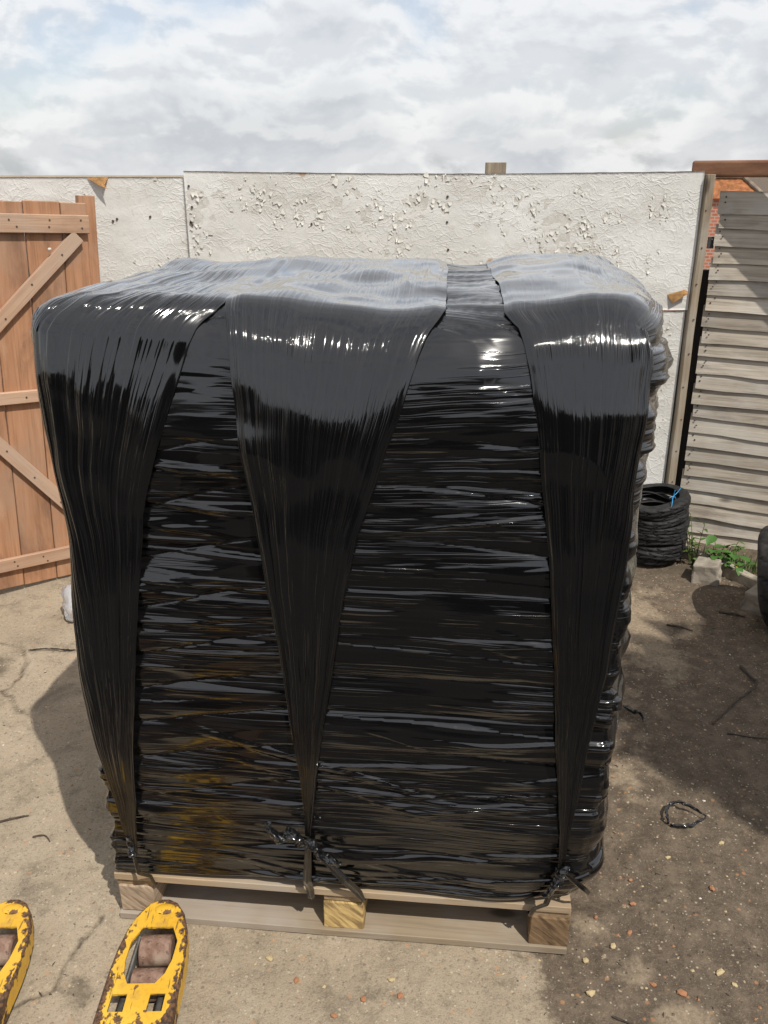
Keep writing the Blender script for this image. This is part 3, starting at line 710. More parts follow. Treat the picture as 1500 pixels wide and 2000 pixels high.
for i, x in enumerate((-.545, .015, .549)):
    bm = bmesh.new(); add_box(bm, (0, 0, 0), (.104, .985, .0205), .0015, jit=.001); o = obj_bm('stringer_board', bm, M_STRINGER, pal); o.location = (x, .502, .1232)
    for j, y in enumerate((.062, .50, .938)):
        bm = bmesh.new(); add_box(bm, (0, 0, 0), (.099 if i != 1 else .106, .115, .0885), .003, jit=.003); bmesh.ops.subdivide_edges(bm, edges=bm.edges[:], cuts=2, use_grid_fill=True)
        for v in bm.verts: v.co += Vector((rnd.uniform(-1, 1), rnd.uniform(-1, 1), rnd.uniform(-1, 1))) * .0009
        o = obj_bm('block', bm, (M_BLOCK_PALE, M_BLOCK_YELLOW, M_BLOCK_DARK)[i] if j == 0 else M_BLOCK_PALE, pal); o.location = (x, y, .0683)
        if j == 0 and i == 1: o['label'] = 'splintered yellow end grain block'
        if j == 0 and i == 2: o['label'] = 'dark brown block'
for i, (y, w) in enumerate(((.055, .115), (.50, .12), (.945, .115))):
    bm = board_geo(1.195, w, .021, 12, .0014, 50 + i); bmesh.ops.rotate(bm, matrix=Matrix.Rotation(R(-90), 3, 'X'), verts=bm.verts[:])
    o = obj_bm('bottom_board', bm, M_LOWBOARD, pal); o.location = (0, y, .0125)

# ------------------------------------------------------------------ the wrapped load
HX, HY, HZ = .628, .515, .745
CX, CY, CZ = .035, .494, .153 + .745
load = empty('wrapped_load', ORG + Vector((0, 0, .155)), (0, 0, YAW), 'tall load wrapped in glossy black stretch film on the pallet', 'wrapped load')
def boxmap(P):
    """box surface points -> rounded box points and normals (in centred coordinates)"""
    zz = P[:, 2] / HZ
    r = .03 + (.086 - .050 * sstep(.1, -.6, P[:, 0])) * sstep(.1, .8, zz) + .08 * sstep(.35, .62, P[:, 0]) * sstep(-.3, -1, zz)
    r = r + .02 * vn(P[:, 0] * 2.3, P[:, 1] * 2, zz, 70)
    h = np.array([HX, HY, HZ])[None] - r[:, None]
    Q = np.clip(P, -h, h); d = P - Q; L = np.linalg.norm(d, axis=1)[:, None]
    n = d / np.maximum(L, 1e-9)
    return Q + n * r[:, None], n
def warp(S, n):
    x, y, z = S[:, 0].copy(), S[:, 1].copy(), S[:, 2].copy()
    t = (z + HZ) / (2 * HZ)                                    # 0 bottom, 1 top
    top = sstep(.55, 1.0, t)
    # left shoulder lower, right back corner higher, dips between
    dz = -.004 * sstep(-.10, -.50, x) + .02 * sstep(.2, .6, x) * sstep(-.2, .5, y) - .022 * np.exp(-((x - .05) / .16) ** 2) * sstep(.2, -.5, y)
    dz = dz + .017 * fbm(x * 4.2, y * 3.2, 1.0, 71, 2) + .016 * np.exp(-((x - .34) / .16) ** 2 - ((y + .1) / .3) ** 2)
    z = z + dz * top
    # plan: slightly wider low on the left, bulging right side
    x = x + (-.012 * (1 - t)) * sstep(0, -.6, x) + .038 * sstep(.3, .62, x) * sstep(-.52, -.2, y) * sstep(.55, .2, y) - .046 * sstep(-.35, -.6, x) * sstep(-.50, -.22, y) * sstep(.5, .1, y) * sstep(.75, .45, t) + .012 * sstep(-.3, -.62, x) * sstep(.35, .6, t) * sstep(.8, .6, t)
    y = y - .012 * np.sin(np.pi * np.clip(t, 0, 1)) * sstep(0, -.5, y)
    x = x - .026 * sstep(-.35, -.62, x) * sstep(.62, .95, t) + (.015 + .04 * sstep(-.45, .2, y)) * sstep(.35, .62, x) * sstep(.5, .95, t)
    x = x + .016 * sstep(.3, .62, x) * sstep(.45, .1, t)
    y = y + .042 * sstep(.55, .79, z + .06 * vn(x * 3.7, 0, 0, 75)) * sstep(-.1, -.5, y)
    L = .013 * fbm(x * 2.6, y * 2.6, z * 3.6, 72, 2) + sstep(.2, .5, z) * (.011 * fbm(x * 7.5, y * 6, z * 6.5, 73, 2) + .016 * (.32 - np.abs(vn(x * 4.6, y * 3.4, z * 3.2, 74))))
    return np.stack([x, y, z], 1) + n * L[:, None]
def body_disp(S, n):
    x, y, z = S[:, 0], S[:, 1], S[:, 2]
    side = np.abs(n[:, 0]); top = sstep(.35, .8, n[:, 2]); vert = 1 - top
    s = np.where(side > .6, y, x)
    zw = z + .022 * fbm(x * 1.7, y * 1.7, z * 2, 80, 2) + .03 * vn(x * .8, y * .8, z * 5, 79) * .5
    # layers of the load pressing through: soft bulges with pinched creases
    ph = zw * 8.6 + .75 * vn(x * 1.3, y * 2.1, zw * 3, 81); cre = np.abs(ph - np.round(ph)) * 2
    lay = (np.sqrt(np.clip(cre, 0, 1)) - .75)
    amp = .018 + .028 * sstep(.45, .9, side)
    d = lay * amp * (.55 + .45 * vn(x * 2.1, y * 1.5, z * 6, 82)) * (1 - .8 * sstep(.38, .62, z) * (1 - side)) * vert
    d = d + side * .012 * fbm(x * 3, y * 4, z * 14, 88, 3)
    # horizontal pleats of stretched film
    m = sstep(-.22, .22, fbm(x * 2.2, y * 2.2, z * 6, 83, 2))
    zs = zw + .012 * vn(x * 2.6, y * 2.6, z * 9, 87)
    def ridge(fx, fz, seed, a, b_, sl):
        w_ = zs + sl * s * vn(0, 0, zs * 7, seed + 50) + .02 * vn(x * 1.1, y * 1.1, zs * 5, seed + 60)
        return sstep(a, b_, vn(x * fx, y * fx * 1.4, w_ * fz, seed))
    p1 = fbm(x * 1.5, y * 1.5, zs * 8.5, 84, 3)
    up = 1 - .8 * sstep(.30, .62, z) * (1 - side)
    m2 = sstep(-.12, .22, fbm(x * 1.5, y * 2, z * 6, 92, 2)); m3 = sstep(-.05, .3, fbm(x * 1.9 + 4, y * 2, z * 7.5, 94, 2))
    r1 = ridge(1.1, 21, 101, .12, .55, .05); r2 = ridge(1.5, 46, 102, .12, .6, .08); r3 = ridge(1.9, 88, 103, .1, .6, .08); r4 = ridge(1.2, 60, 104, .2, .6, -.12)
    # diagonal tension folds and the edges of overlapping turns of film
    zd = z + .30 * x; r5 = sstep(.25, .6, vn(x * 1.2, y, zd * 34, 105)) * sstep(.05, .4, vn(x * 1.7, y * 1.7, z * 2.4, 106))
    zd2 = z - .16 * x; r6 = sstep(.3, .62, vn(x * 1.6, y, zd2 * 52, 107)) * sstep(.1, .45, vn(x * 1.7 + 3, y * 1.7, z * 2.8, 108))
    st_ = (z + .05 * x + .012 * vn(x * 4, y * 4, z * 0, 109)) * 5.2; lap = (st_ - np.floor(st_))
    d = d + (.0105 * p1 + .0105 * r1 * (.15 + .85 * m2) + (.0084 * r2 + .0044 * r4) * m + .0040 * r3 * m3 + .0045 * r5 + .0035 * r6 + .0022 * lap) * vert * up - .015 * vert * up - .0015
    d = np.where((side < .5), np.minimum(d, .0010), d)
    # top: long radiating pleats
    q = (y + .35 * x) * 1.0
    d = d + top * (.004 * vn(x * 3, q * 26, 0, 89) - .003 * sstep(.1, .5, vn(x * 5, q * 60, 1, 90))) - top * .001
    return d
nxs, nys, nzs = 300, 110, 680
xs = np.linspace(-HX, HX, nxs); ys = np.linspace(-HY, HY, nys); zs_ = np.linspace(-HZ, HZ, nzs)
Vs = []; Fs = []; Fl = []; off = 0
def face_grid(A, B, fn, flip, flow):
    global off
    U, W = np.meshgrid(A, B, indexing='ij'); P = fn(U.ravel(), W.ravel())
    S, n = boxmap(P); S2 = warp(S, n); S2 = S2 + n * body_disp(S2, n)[:, None]
    Vs.append(S2 + np.array([CX, CY, CZ - .155])); Fs.append(grid_faces(len(A), len(B), flip) + off); off += len(P)
    Fl.append(flow(U.ravel(), W.ravel()))
z0 = lambda a: np.zeros_like(a)
face_grid(xs, zs_, lambda u, w: np.stack([u, z0(u) - HY, w], 1), False, lambda u, w: np.stack([u, w + HZ, z0(u)], 1))
face_grid(ys, zs_, lambda u, w: np.stack([z0(u) + HX, u, w], 1), False, lambda u, w: np.stack([u + HX + HY, w + HZ, z0(u)], 1))
face_grid(ys, zs_, lambda u, w: np.stack([z0(u) - HX, u, w], 1), True, lambda u, w: np.stack([-u - HX - HY, w + HZ, z0(u)], 1))
face_grid(xs[::4], zs_[::4], lambda u, w: np.stack([u, z0(u) + HY, w], 1), True, lambda u, w: np.stack([u + 4, w + HZ, z0(u)], 1))
face_grid(xs, ys, lambda u, w: np.stack([u, w, z0(u) + HZ], 1), False, lambda u, w: np.stack([u * .5 + 7, (w + .3 * u) * 1.0 + 2 * HZ + .2, z0(u)], 1))
face_grid(xs[::6], ys[::4], lambda u, w: np.stack([u, w, z0(u) - HZ], 1), True, lambda u, w: np.stack([u, w, z0(u)], 1))
o = mesh_np('film_wrap', np.concatenate(Vs), np.concatenate(Fs), M_FILM, load, attrs=dict(flow=np.concatenate(Fl)))
me = o.data; bm = bmesh.new(); bm.from_mesh(me); bmesh.ops.remove_doubles(bm, verts=bm.verts[:], dist=.0004); bm.to_mesh(me); bm.free()
for p_ in me.polygons: p_.use_smooth = True

# three film bands pulled over the top and gathered to a knot at the bottom
def band(zt, xl, xr_, top_l, top_r, zbot, seed, offs=.0055, wob=.004, back_l=None, back_r=None):
    """zt: heights (world z) for the edge tables xl / xr (local x); over the top the edges run to top_l / top_r at the back"""
    nu, nv = 340, 420
    qf = (HZ + CZ) - zbot                                    # front length
    qtot = qf + 2 * HY + .5
    q = np.concatenate([np.linspace(0, qf - .22, 200, endpoint=False), np.linspace(qf - .22, qf + .22, 130, endpoint=False), np.linspace(qf + .22, qtot, 90)])
    u = np.linspace(0, 1, nu); Q, U = np.meshgrid(q, u, indexing='ij')
    zz = zbot + Q
    o_ = np.argsort(zt[0]); L = np.interp(zz, np.array(zt[0])[o_], np.array(xl)[o_]); o_ = np.argsort(zt[1]); Rr = np.interp(zz, np.array(zt[1])[o_], np.array(xr_)[o_])
    tb = np.clip((Q - qf) / (2 * HY), 0, 1)
    L = L + (top_l - L) * tb; Rr = Rr + (top_r - Rr) * tb
    e = wob * fbm(Q * 6, U * 0 + seed, 0, 95, 3)
    X = L + (Rr - L) * U + e - CX
    over = np.maximum(np.abs(X) - HX, 0); sg = np.sign(X); Xc = np.clip(X, -HX, HX)
    fr = Q <= qf; tp = (Q > qf) & (Q <= qf + 2 * HY)
    Px = Xc
    Py = np.where(fr, -HY + over, np.where(tp, -HY + (Q - qf), HY))
    Pz = np.where(fr, zz - CZ, np.where(tp, HZ - over, HZ - (Q - qf - 2 * HY)))
    S, n = boxmap(np.stack([Px, Py, Pz], -1).reshape(-1, 3)); S = warp(S, n)
    wid = (Rr - L).ravel(); uu = U.ravel(); qq = Q.ravel()
    us = uu + .035 * vn(uu * 3.1, qq * 1.3, seed, 114)
    gath = sstep(.45, .05, wid); mod = sstep(-.25, .35, fbm(uu * 3.3, qq * 1.6, seed, 99, 2)); front_lo = sstep(.0, .5, qf - qq)
    rib = vn(us * 11 + seed * 3.3, qq * .6, seed, 96); rib2 = vn(us * 31 + seed, qq * .9, seed, 97)
    pl1 = sstep(.16, .5, vn(us * 43 + seed * 7, qq * .7, seed, 111)); pl2 = sstep(.2, .55, vn(us * 92, qq * 1.1, seed, 112)); pl3 = sstep(.3, .5, vn(us * 24, qq * .5, seed, 115))
    sc_ = np.clip(wid / .2, .35, 1)
    d = offs + (.0020 * rib * gath + .0012 * rib2 * (.25 + .75 * gath)) * sc_ - (.0021 * pl1 + .0012 * pl2 + .0024 * pl3) * (.15 + .85 * np.maximum(mod, .6 * gath)) * sc_
    d = d + .006 * gath * np.sin(np.pi * uu) ** .5 + .0012 * fbm(uu * 2.5, qq * 2.2, seed, 93, 2)
    d = d * (.30 + .70 * sstep(0, .06, .5 - np.abs(uu - .5))) - .001 * (np.abs(uu - .5) > .4995)
    V = S + n * d[:, None] + np.array([CX, CY, CZ - .155])
    flow = np.stack([uu * .42 + seed, qq, uu * 0], 1)
    return mesh_np('film_band', V, grid_faces(len(q), nu, True), M_FILM_BAND, load, attrs=dict(flow=flow)), V.reshape(len(q), nu, 3)
b1, V1 = band(([1.75, 1.595, 1.309, 1.0, .652, .375, .26, .15], [1.70, 1.60, 1.43, 1.197, .9, .659, .279, .15]),
              [-.64, -.72, -.70, -.63, -.575, -.537, -.522, -.520], [-.215, -.262, -.322, -.398, -.442, -.465, -.503, -.508], -.60, -.222, .25, 1.0, offs=.0055)
b2, V2 = band(([1.72, 1.322, .958, .568, .383, .15], [1.72, 1.608, 1.388, 1.18, .9, .541, .383, .15]),
              [-.212, -.171, -.122, -.080, -.068, -.064], [.245, .204, .134, .068, .018, -.036, -.052, -.058], -.235, .215, .36, 2.0, offs=.0070)
b3, V3 = band(([1.70, 1.641, 1.45, 1.23, .862, .435, .15], [1.70, 1.616, 1.349, 1.179, .869, .589, .374, .15]),
              [.362, .388, .427, .458, .503, .536, .545], [.70, .675, .652, .632, .615, .582, .556, .555], .325, .72, .30, 3.0, offs=.0062)
# knots, tails and the cords that tie each band to the pallet
def front_pt(x, z, off):
    """point on the front of the load at local x and world height z, off metres proud"""
    S, n = boxmap(np.array([[x - CX, -HY, z - CZ]])); S = warp(S, n) + n * off
    return Vector((S[0] + np.array([CX, CY, CZ - .155])).tolist())
def crumple(name, path, rad, parent, seed, amp=.015):
    rad = [q * .72 for q in rad]
    pts = smooth_path(path, 14); m = len(pts); bm = bmesh.new(); nn = 22
    rr = [float(np.interp(i / (m - 1), np.linspace(0, 1, len(rad)), rad)) for i in range(m)]
    tube(bm, pts, rr, nn)
    flow = {}
    for v in bm.verts:
        c = v.co; f = (float(fbm(c.x * 42, c.y * 42, c.z * 42, seed, 3)), float(fbm(c.x * 42, c.y * 42, c.z * 42, seed + 7, 3)), float(fbm(c.x * 42, c.y * 42, c.z * 42, seed + 13, 3)))
        v.co += Vector(f) * amp
    o = obj_bm(name, bm, M_FILM_LOOSE, parent, smooth=False)
    n = len(o.data.vertices); a = o.data.attributes.new('flow', 'FLOAT_VECTOR', 'POINT'); co = np.empty(n * 3, np.float32); o.data.vertices.foreach_get('co', co)
    co = co.reshape(-1, 3); a.data.foreach_set('vector', np.stack([co[:, 0], co[:, 2], co[:, 1]], 1).ravel()); return o
def strip(path, w, parent, seed, name='tie_strip'):
    path = [Vector(q) for q in path]; pts = [path[i].lerp(path[i + 1], k / 8) for i in range(len(path) - 1) for k in range(8)] + [path[-1]]; w = [q * .8 for q in w]; m = len(pts); nu = 14; V = []; fl = []
    for i, p in enumerate(pts):
        t = (pts[min(i + 1, m - 1)] - pts[max(i - 1, 0)]).normalized(); s = t.cross(Vector((0, -1, 0))).normalized(); nrm = s.cross(t).normalized()
        if nrm.y > 0: nrm = -nrm
        for k in range(nu):
            u = k / (nu - 1); ww = float(np.interp(i / (m - 1), np.linspace(0, 1, len(w)), w))
            d = .0025 * math.sin(math.pi * u) + .0030 * float(vn(u * 6 + seed, i * .05, 0, 55))
            q = p + s * (u - .5) * ww + nrm * d; V.append(q); fl.append((u * .12 + seed, i * .02, 0))
    return mesh_np(name, np.array([tuple(v) for v in V]), grid_faces(m, nu), M_FILM_BAND, parent, attrs=dict(flow=np.array(fl)))
DECKF = Vector((0, -.004, 0))
def pf(x, y, z): return Vector((x, y, z - .155))
kp = front_pt(-.062, .345, .020)
k2 = crumple('knot', [kp + Vector((-.03, -.004, .012)), kp, kp + Vector((.028, -.004, -.012))], [.010, .021, .010], b2, 201)
crumple('knot_tail', [kp + Vector((-.018, -.006, .010)), front_pt(-.105, .372, .022), front_pt(-.130, .365, .03), front_pt(-.160, .385, .02), front_pt(-.180, .388, .015)], [.014, .020, .017, .006, .003], k2, 202)
crumple('knot_tail', [kp + Vector((.018, -.006, -.008)), front_pt(-.022, .318, .024), front_pt(.008, .300, .028), front_pt(.030, .296, .02)], [.014, .015, .012, .005], k2, 203)
strip([kp + Vector((0, .006, 0)), front_pt(-.066, .27, .012), front_pt(-.070, .21, .012), pf(-.068, -.012, .165), pf(-.066, -.006, .13), pf(-.066, .02, .128)], [.018, .024, .028, .026, .022, .02], b2, 1.5)
strip([kp + Vector((.006, .004, -.004)), front_pt(-.018, .285, .012), front_pt(.03, .222, .012), pf(.058, -.014, .17), pf(.070, -.006, .135), pf(.074, .02, .126)], [.014, .026, .03, .026, .016, .014], b2, 2.5)
kp = front_pt(.546, .318, .020)
k3 = crumple('knot', [kp + Vector((.012, 0, .018)), kp, kp + Vector((-.012, -.004, -.018))], [.008, .017, .012], b3, 211)
crumple('knot_tail', [kp, front_pt(.535, .285, .026), front_pt(.522, .255, .026), front_pt(.512, .232, .018)], [.012, .019, .012, .005], k3, 212)
crumple('knot_tail', [kp, front_pt(.560, .325, .022), front_pt(.572, .318, .018)], [.012, .010, .004], k3, 213)
strip([kp + Vector((0, .004, 0)), front_pt(.530, .25, .014), front_pt(.520, .205, .016), pf(.505, -.016, .165), pf(.497, -.006, .13), pf(.496, .02, .126)], [.014, .018, .02, .018, .014, .014], b3, 3.5)
strip([kp + Vector((.004, .004, -.004)), front_pt(.575, .285, .012), front_pt(.605, .250, .014), front_pt(.63, .215, .012)], [.012, .022, .02, .018], b3, 4.5)
kp = front_pt(-.512, .285, .016)
k1 = crumple('knot', [kp + Vector((-.006, 0, .03)), kp + Vector((0, -.003, 0)), kp + Vector((.004, -.004, -.022))], [.007, .011, .010], b1, 221)
strip([kp + Vector((0, .004, -.01)), front_pt(-.508, .235, .010), front_pt(-.502, .20, .012), pf(-.494, -.012, .17), pf(-.487, -.006, .135), pf(-.486, .02, .128)], [.012, .016, .018, .016, .014, .014], b1, 5.5)

# ------------------------------------------------------------------ pallet truck: two worn yellow forks
truck = empty('pallet_truck', (-.572, 1.203, 0), (0, 0, 0), 'worn yellow pallet truck with its forks pointing at the pallet', 'pallet truck')
def fork(xc, ang):
    fz = .085; Wd = .090; Yt = .58; Yb = -.36                 # local coordinates of the truck's empty
    outl = []
    prof = [(-Wd, Yb), (-Wd, .36), (-.0865, .42), (-.077, .482), (-.060, .532), (-.036, .566), (-.012, .579), (.012, .579), (.036, .566), (.060, .532), (.077, .482), (.0865, .42), (Wd, .36), (Wd, Yb)]
    outl = prof
    def inset(pl, d):
        c = []; n = len(pl)
        for i in range(n):
            p0, p1, p2 = Vector(pl[i - 1]), Vector(pl[i]), Vector(pl[(i + 1) % n])
            a = (p1 - p0).normalized(); b = (p2 - p1).normalized(); na = Vector((-a.y, a.x)); nb = Vector((-b.y, b.x)); nn = (na + nb).normalized()
            c.append(p1 - nn * (-d) / max(.4, nn.dot(na)) * (-1) if False else p1 + nn * (-d) / max(.4, nn.dot(na)))
        return [tuple(q) for q in c]
    hex_ = [(-.036, .485), (.040, .485), (.060, .440), (.058, .385), (.048, .345), (.030, .318), (-.036, .318), (-.050, .345), (-.057, .385), (-.056, .44)]
    w1 = [(-.064, .29), (-.028, .29), (-.028, .243), (-.064, .243)]
    w2 = [(.026, .29), (.062, .29), (.062, .243), (.026, .243)]
    rings = [(0.0, fz), (.003, fz - .0012), (.006, fz - .005), (.007, fz - .010)]
    bm = bmesh.new(); ed = bm.verts.layers.float.new('edge')
    inner = inset(outl, .007)
    # orientation check: inset must shrink
    if abs(inner[0][0]) > abs(outl[0][0]): inner = inset(outl, -.007)
    loops = [[Vector((x, y, 0)) for x, y in inner]] + [[Vector((x, y, 0)) for x, y in h] for h in (hex_, w1, w2)]
    flat = [v for l in loops for v in l]; vt = [bm.verts.new((v.x, v.y, fz)) for v in flat]
    for i, v in enumerate(vt): v[ed] = .55 if i < len(inner) else .35
    for t in tessellate_polygon(loops):
        try: bm.faces.new([vt[i] for i in t])
        except ValueError: pass
    n = len(inner); prev = vt[:n]
    for dd, z, e in ((.0035, fz - .0012, 1.0), (.0060, fz - .004, 1.0), (.007, fz - .009, .75), (.007, fz - .03, .25), (.007, fz - .055, .55)):
        f = dd / .007; cur = []
        for i in range(n):
            v = bm.verts.new((inner[i][0] + (outl[i][0] - inner[i][0]) * f, inner[i][1] + (outl[i][1] - inner[i][1]) * f, z)); v[ed] = e; cur.append(v)
        for i in range(n): bm.faces.new((prev[i], prev[(i + 1) % n], cur[(i + 1) % n], cur[i]))
        prev = cur
    st = n
    for h in (hex_, w1, w2):
        m = len(h); a = vt[st:st + m]; lo = []
        for x, y in h:
            v = bm.verts.new((x, y, fz - .007)); v[ed] = .9; lo.append(v)
        for i in range(m): bm.faces.new((a[i], a[(i + 1) % m], lo[(i + 1) % m], lo[i]))
        st += m
    bmesh.ops.recalc_face_normals(bm, faces=bm.faces[:])
    # finer faces so the edge wear follows the rim
    for k_ in range(3):
        es = [e for e in bm.edges if e.calc_length() > .03 / (1 + .3 * k_)]
        bmesh.ops.subdivide_edges(bm, edges=es, cuts=1)
    bmesh.ops.triangulate(bm, faces=bm.faces[:])
    lr = [Vector((x, y)) for x, y in outl[:-1]]
    for v in bm.verts:
        if v.co.z > fz - .0005:
            dmin = 9
            for lp in (outl, ):
                for i in range(len(lp) - 1):
                    a = Vector(lp[i]); b = Vector(lp[i + 1]); t = max(0, min(1, (v.co.xy - a).dot(b - a) / (b - a).length_squared)); dmin = min(dmin, (a + (b - a) * t - v.co.xy).length)
            v[ed] = max(.0, 1.0 - abs(dmin - .012) / .016)
    for v in bm.verts: v[ed] += 1.5 * max(0, min(1, (.21 - v.co.y) / .10))  # unseen rear of the fork turned rust dark to cut its yellow reflection
    fo = obj_bm('fork', bm, M_YELLOW, truck); fo.location = (xc, 0, 0); fo.rotation_euler = (0, 0, ang)
    # raised worn boss at the tip
    bm = bmesh.new(); bmesh.ops.create_uvsphere(bm, u_segments=24, v_segments=12, radius=1.0)
    for v in bm.verts: v.co = Vector((v.co.x * .027, v.co.y * .018, max(v.co.z, -.2) * .006))
    ed = bm.verts.layers.float.new('edge')
    for v in bm.verts: v[ed] = .35
    bo = obj_bm('tip_boss', bm, M_YELLOW, fo, smooth=True); bo.location = (.008, .542, fz)
    for y, z in ((.445, .047), (.352, .040)):
        bm = bmesh.new(); segs = 40; prof_ = [(-.041, .0), (-.041, .030), (-.037, .037), (.037, .037), (.041, .030), (.041, .0)]
        rg = []
        for s in range(segs):
            a = 2 * math.pi * s / segs; rg.append([bm.verts.new((px_, q * math.cos(a), q * math.sin(a))) for px_, q in prof_])
        for s in range(segs):
            for k in range(len(prof_) - 1): bm.faces.new((rg[s][k], rg[(s + 1) % segs][k], rg[(s + 1) % segs][k + 1], rg[s][k + 1]))
        bmesh.ops.remove_doubles(bm, verts=bm.verts[:], dist=1e-5); bmesh.ops.recalc_face_normals(bm, faces=bm.faces[:])
        ro = obj_bm('roller', bm, M_ROLLER, fo); ro.location = (.004, y, z)
    for x in (-.047, .053):
        bm = bmesh.new(); add_box(bm, (0, 0, 0), (.006, .165, .034), .003); lk = obj_bm('link_plate', bm, M_LINK, fo); lk.location = (x, .40, .046); lk.rotation_euler = (R(-2), 0, 0)
    for x in (-.046, .044):
        bm = bmesh.new(); tube(bm, [(0, -.9, 0), (0, .05, 0)], .010, 12); pr = obj_bm('push_rod', bm, M_LINK, fo, smooth=True); pr.location = (x, .27, .046)
    return fo
fork(0.0, R(1.2)); fork(-.402, R(1.2))
box('yoke', (-.2, -.39, .16), (.58, .06, .26), M_DARKSTEEL, truck, bev=.01)  # unseen yoke, kept dark so the film mirrors less yellow

# ------------------------------------------------------------------ tyres
def tyre(name, R0, w, h, mat, grooves=26, seed=0, depth=.009, segs=156):
    """ring about z; outer radius R0, width w (along z), sidewall height h"""
    pr = [(-.50, 1.0), (-.50, .80), (-.49, .42), (-.44, .20), (-.36, .07), (-.27, .02), (-.16, .0), (-.05, -.005), (.05, -.005), (.16, .0), (.27, .02), (.36, .07), (.44, .20), (.49, .42), (.50, .80), (.50, 1.0), (.40, 1.0), (.42, .75), (.40, .4), (.30, .2), (0, .14), (-.30, .2), (-.40, .4), (-.42, .75), (-.40, 1.0)]
    a = np.linspace(0, 2 * np.pi, segs, endpoint=False); m = len(pr); V = []
    for s, t in enumerate(a):
        for (wz, q) in pr:
            r = R0 - q * h
            if q < .15 and abs(wz) < .40 and wz not in (0, -.30, .30):
                gpos = (t / (2 * np.pi) * grooves + abs(wz) * 1.7) % 1.0
                if gpos < .11 and abs(wz) > .04: r -= depth
                if abs(wz) < .06: r -= depth * .35
            V.append((r * math.cos(t), r * math.sin(t), wz * w))
    idx = np.arange(segs * m).reshape(segs, m); nx_ = np.roll(idx, -1, 0)
    F = np.stack([idx, nx_, np.roll(nx_, -1, 1), np.roll(idx, -1, 1)], -1).reshape(-1, 4)
    V = np.array(V); V[:, 2] += .007 * np.sin(2 * np.arctan2(V[:, 1], V[:, 0]) + seed) + .006 * np.sin(np.arctan2(V[:, 1], V[:, 0]) * 3 + seed * 2)
    o = mesh_np(name, V, F, mat, None, smooth=True); return o
SX, SY = 1.385, 4.155
names = ['bottom tyre of the small stack by the fence, resting on soil', 'second tyre from the bottom of the small stack', 'third tyre from the bottom of the small stack', 'fourth tyre from the bottom of the small stack',
         'fifth tyre from the bottom, in the middle of the stack', 'sixth tyre from the bottom of the small stack', 'third tyre from the top of the small stack', 'second tyre from the top of the small stack', 'topmost tyre of the small stack, tied with blue cord']
zt_ = .035
for i, lb in enumerate(names):
    w = rnd.choice([.040, .046, .043]); o = tyre('tyre', .172 + rnd.uniform(-.007, .007), w, .055, M_RUBBER, 15 + i % 3, i * 1.3, segs=216)
    o.location = (SX + rnd.uniform(-.010, .010), SY + rnd.uniform(-.01, .01), zt_); o.rotation_euler = (R(rnd.uniform(-2.0, 2.0)), R(rnd.uniform(-2.2, 2.2)), rnd.uniform(0, 6))
    if i == 8: o.rotation_euler = (R(-3), R(-5), 1)
    zt_ += .0365; tag(o, lb, 'tyre', 'small tyres stacked by the fence')
ztop = zt_ - .0365 + .025
bm = bmesh.new()
tube(bm, smooth_path([(SX + .015, SY - .19, ztop - .06), (SX + .028, SY - .17, ztop + .005), (SX + .04, SY - .135, ztop + .03), (SX + .05, SY - .12, ztop + .045)], 8), .0028, 7)
tube(bm, smooth_path([(SX + .015, SY - .13, ztop + .035), (SX + .035, SY - .125, ztop + .046), (SX + .05, SY - .12, ztop + .05), (SX + .085, SY - .10, ztop + .075), (SX + .115, SY - .09, ztop + .115)], 8), .0026, 7)
tube(bm, smooth_path([(SX + .05, SY - .12, ztop + .04), (SX + .052, SY - .118, ztop + .065), (SX + .054, SY - .125, ztop + .10)], 8), .0028, 7)
tube(bm, smooth_path([(SX + .04, SY - .125, ztop + .046), (SX + .062, SY - .124, ztop + .04), (SX + .07, SY - .12, ztop + .02)], 6), .0028, 7)
tube(bm, smooth_path([(SX + .035, SY - .13, ztop + .035), (SX + .05, SY - .11, ztop + .01), (SX + .06, SY - .10, ztop - .05)], 6), .0028, 7)
piv = Vector((SX + .045, SY - .125, ztop + .015))
for v in bm.verts: v.co = piv + (v.co - piv) * .62
o = obj_bm('cord', bm, M_BLUE, smooth=True); tag(o, 'bright blue cord knotted round the top of the tyre stack', 'cord')
o = tyre('tyre', .235, .17, .085, M_RUBBER2, 17, .4, depth=.014, segs=216); o.location = (1.748, 3.43, .232); o.rotation_euler = (R(78), R(0), R(62)); tag(o, 'large chunky treaded tyre standing at the right edge of the picture', 'tyre')

# ------------------------------------------------------------------ concrete blocks, edging, plants
def rough_block(name, loc, size, rot, seed, label, tap=.0):
    bm = bmesh.new(); add_box(bm, (0, 0, 0), size, .008, jit=size[0] * .05, seg=2); bmesh.ops.subdivide_edges(bm, edges=bm.edges[:], cuts=3, use_grid_fill=True)
    for v in bm.verts:
        f = [float(fbm(v.co.x * 18, v.co.y * 18, v.co.z * 18, seed + q, 3)) for q in range(3)]; v.co += Vector(f) * .007
        if tap and v.co.z > 0: v.co.x *= 1 - tap; v.co.y *= 1 - tap * .5
    o = obj_bm(name, bm, M_BLOCKSTONE); o.location = loc; o.rotation_euler = rot; return tag(o, label, 'concrete block', 'broken concrete blocks along the edging')
rough_block('concrete_block', (1.595, 3.885, .047), (.135, .12, .10), (R(3), R(-4), R(-28)), 301, 'small broken concrete block just in front of the tyre stack', .12)
rough_block('concrete_block', (1.775, 3.56, .055), (.19, .17, .125), (R(6), R(-8), R(-50)), 302, 'larger broken concrete block beside the big treaded tyre', .18)
bm = bmesh.new(); add_box(bm, (0, 0, 0), (1.3, .05, .10), .008, seg=2)
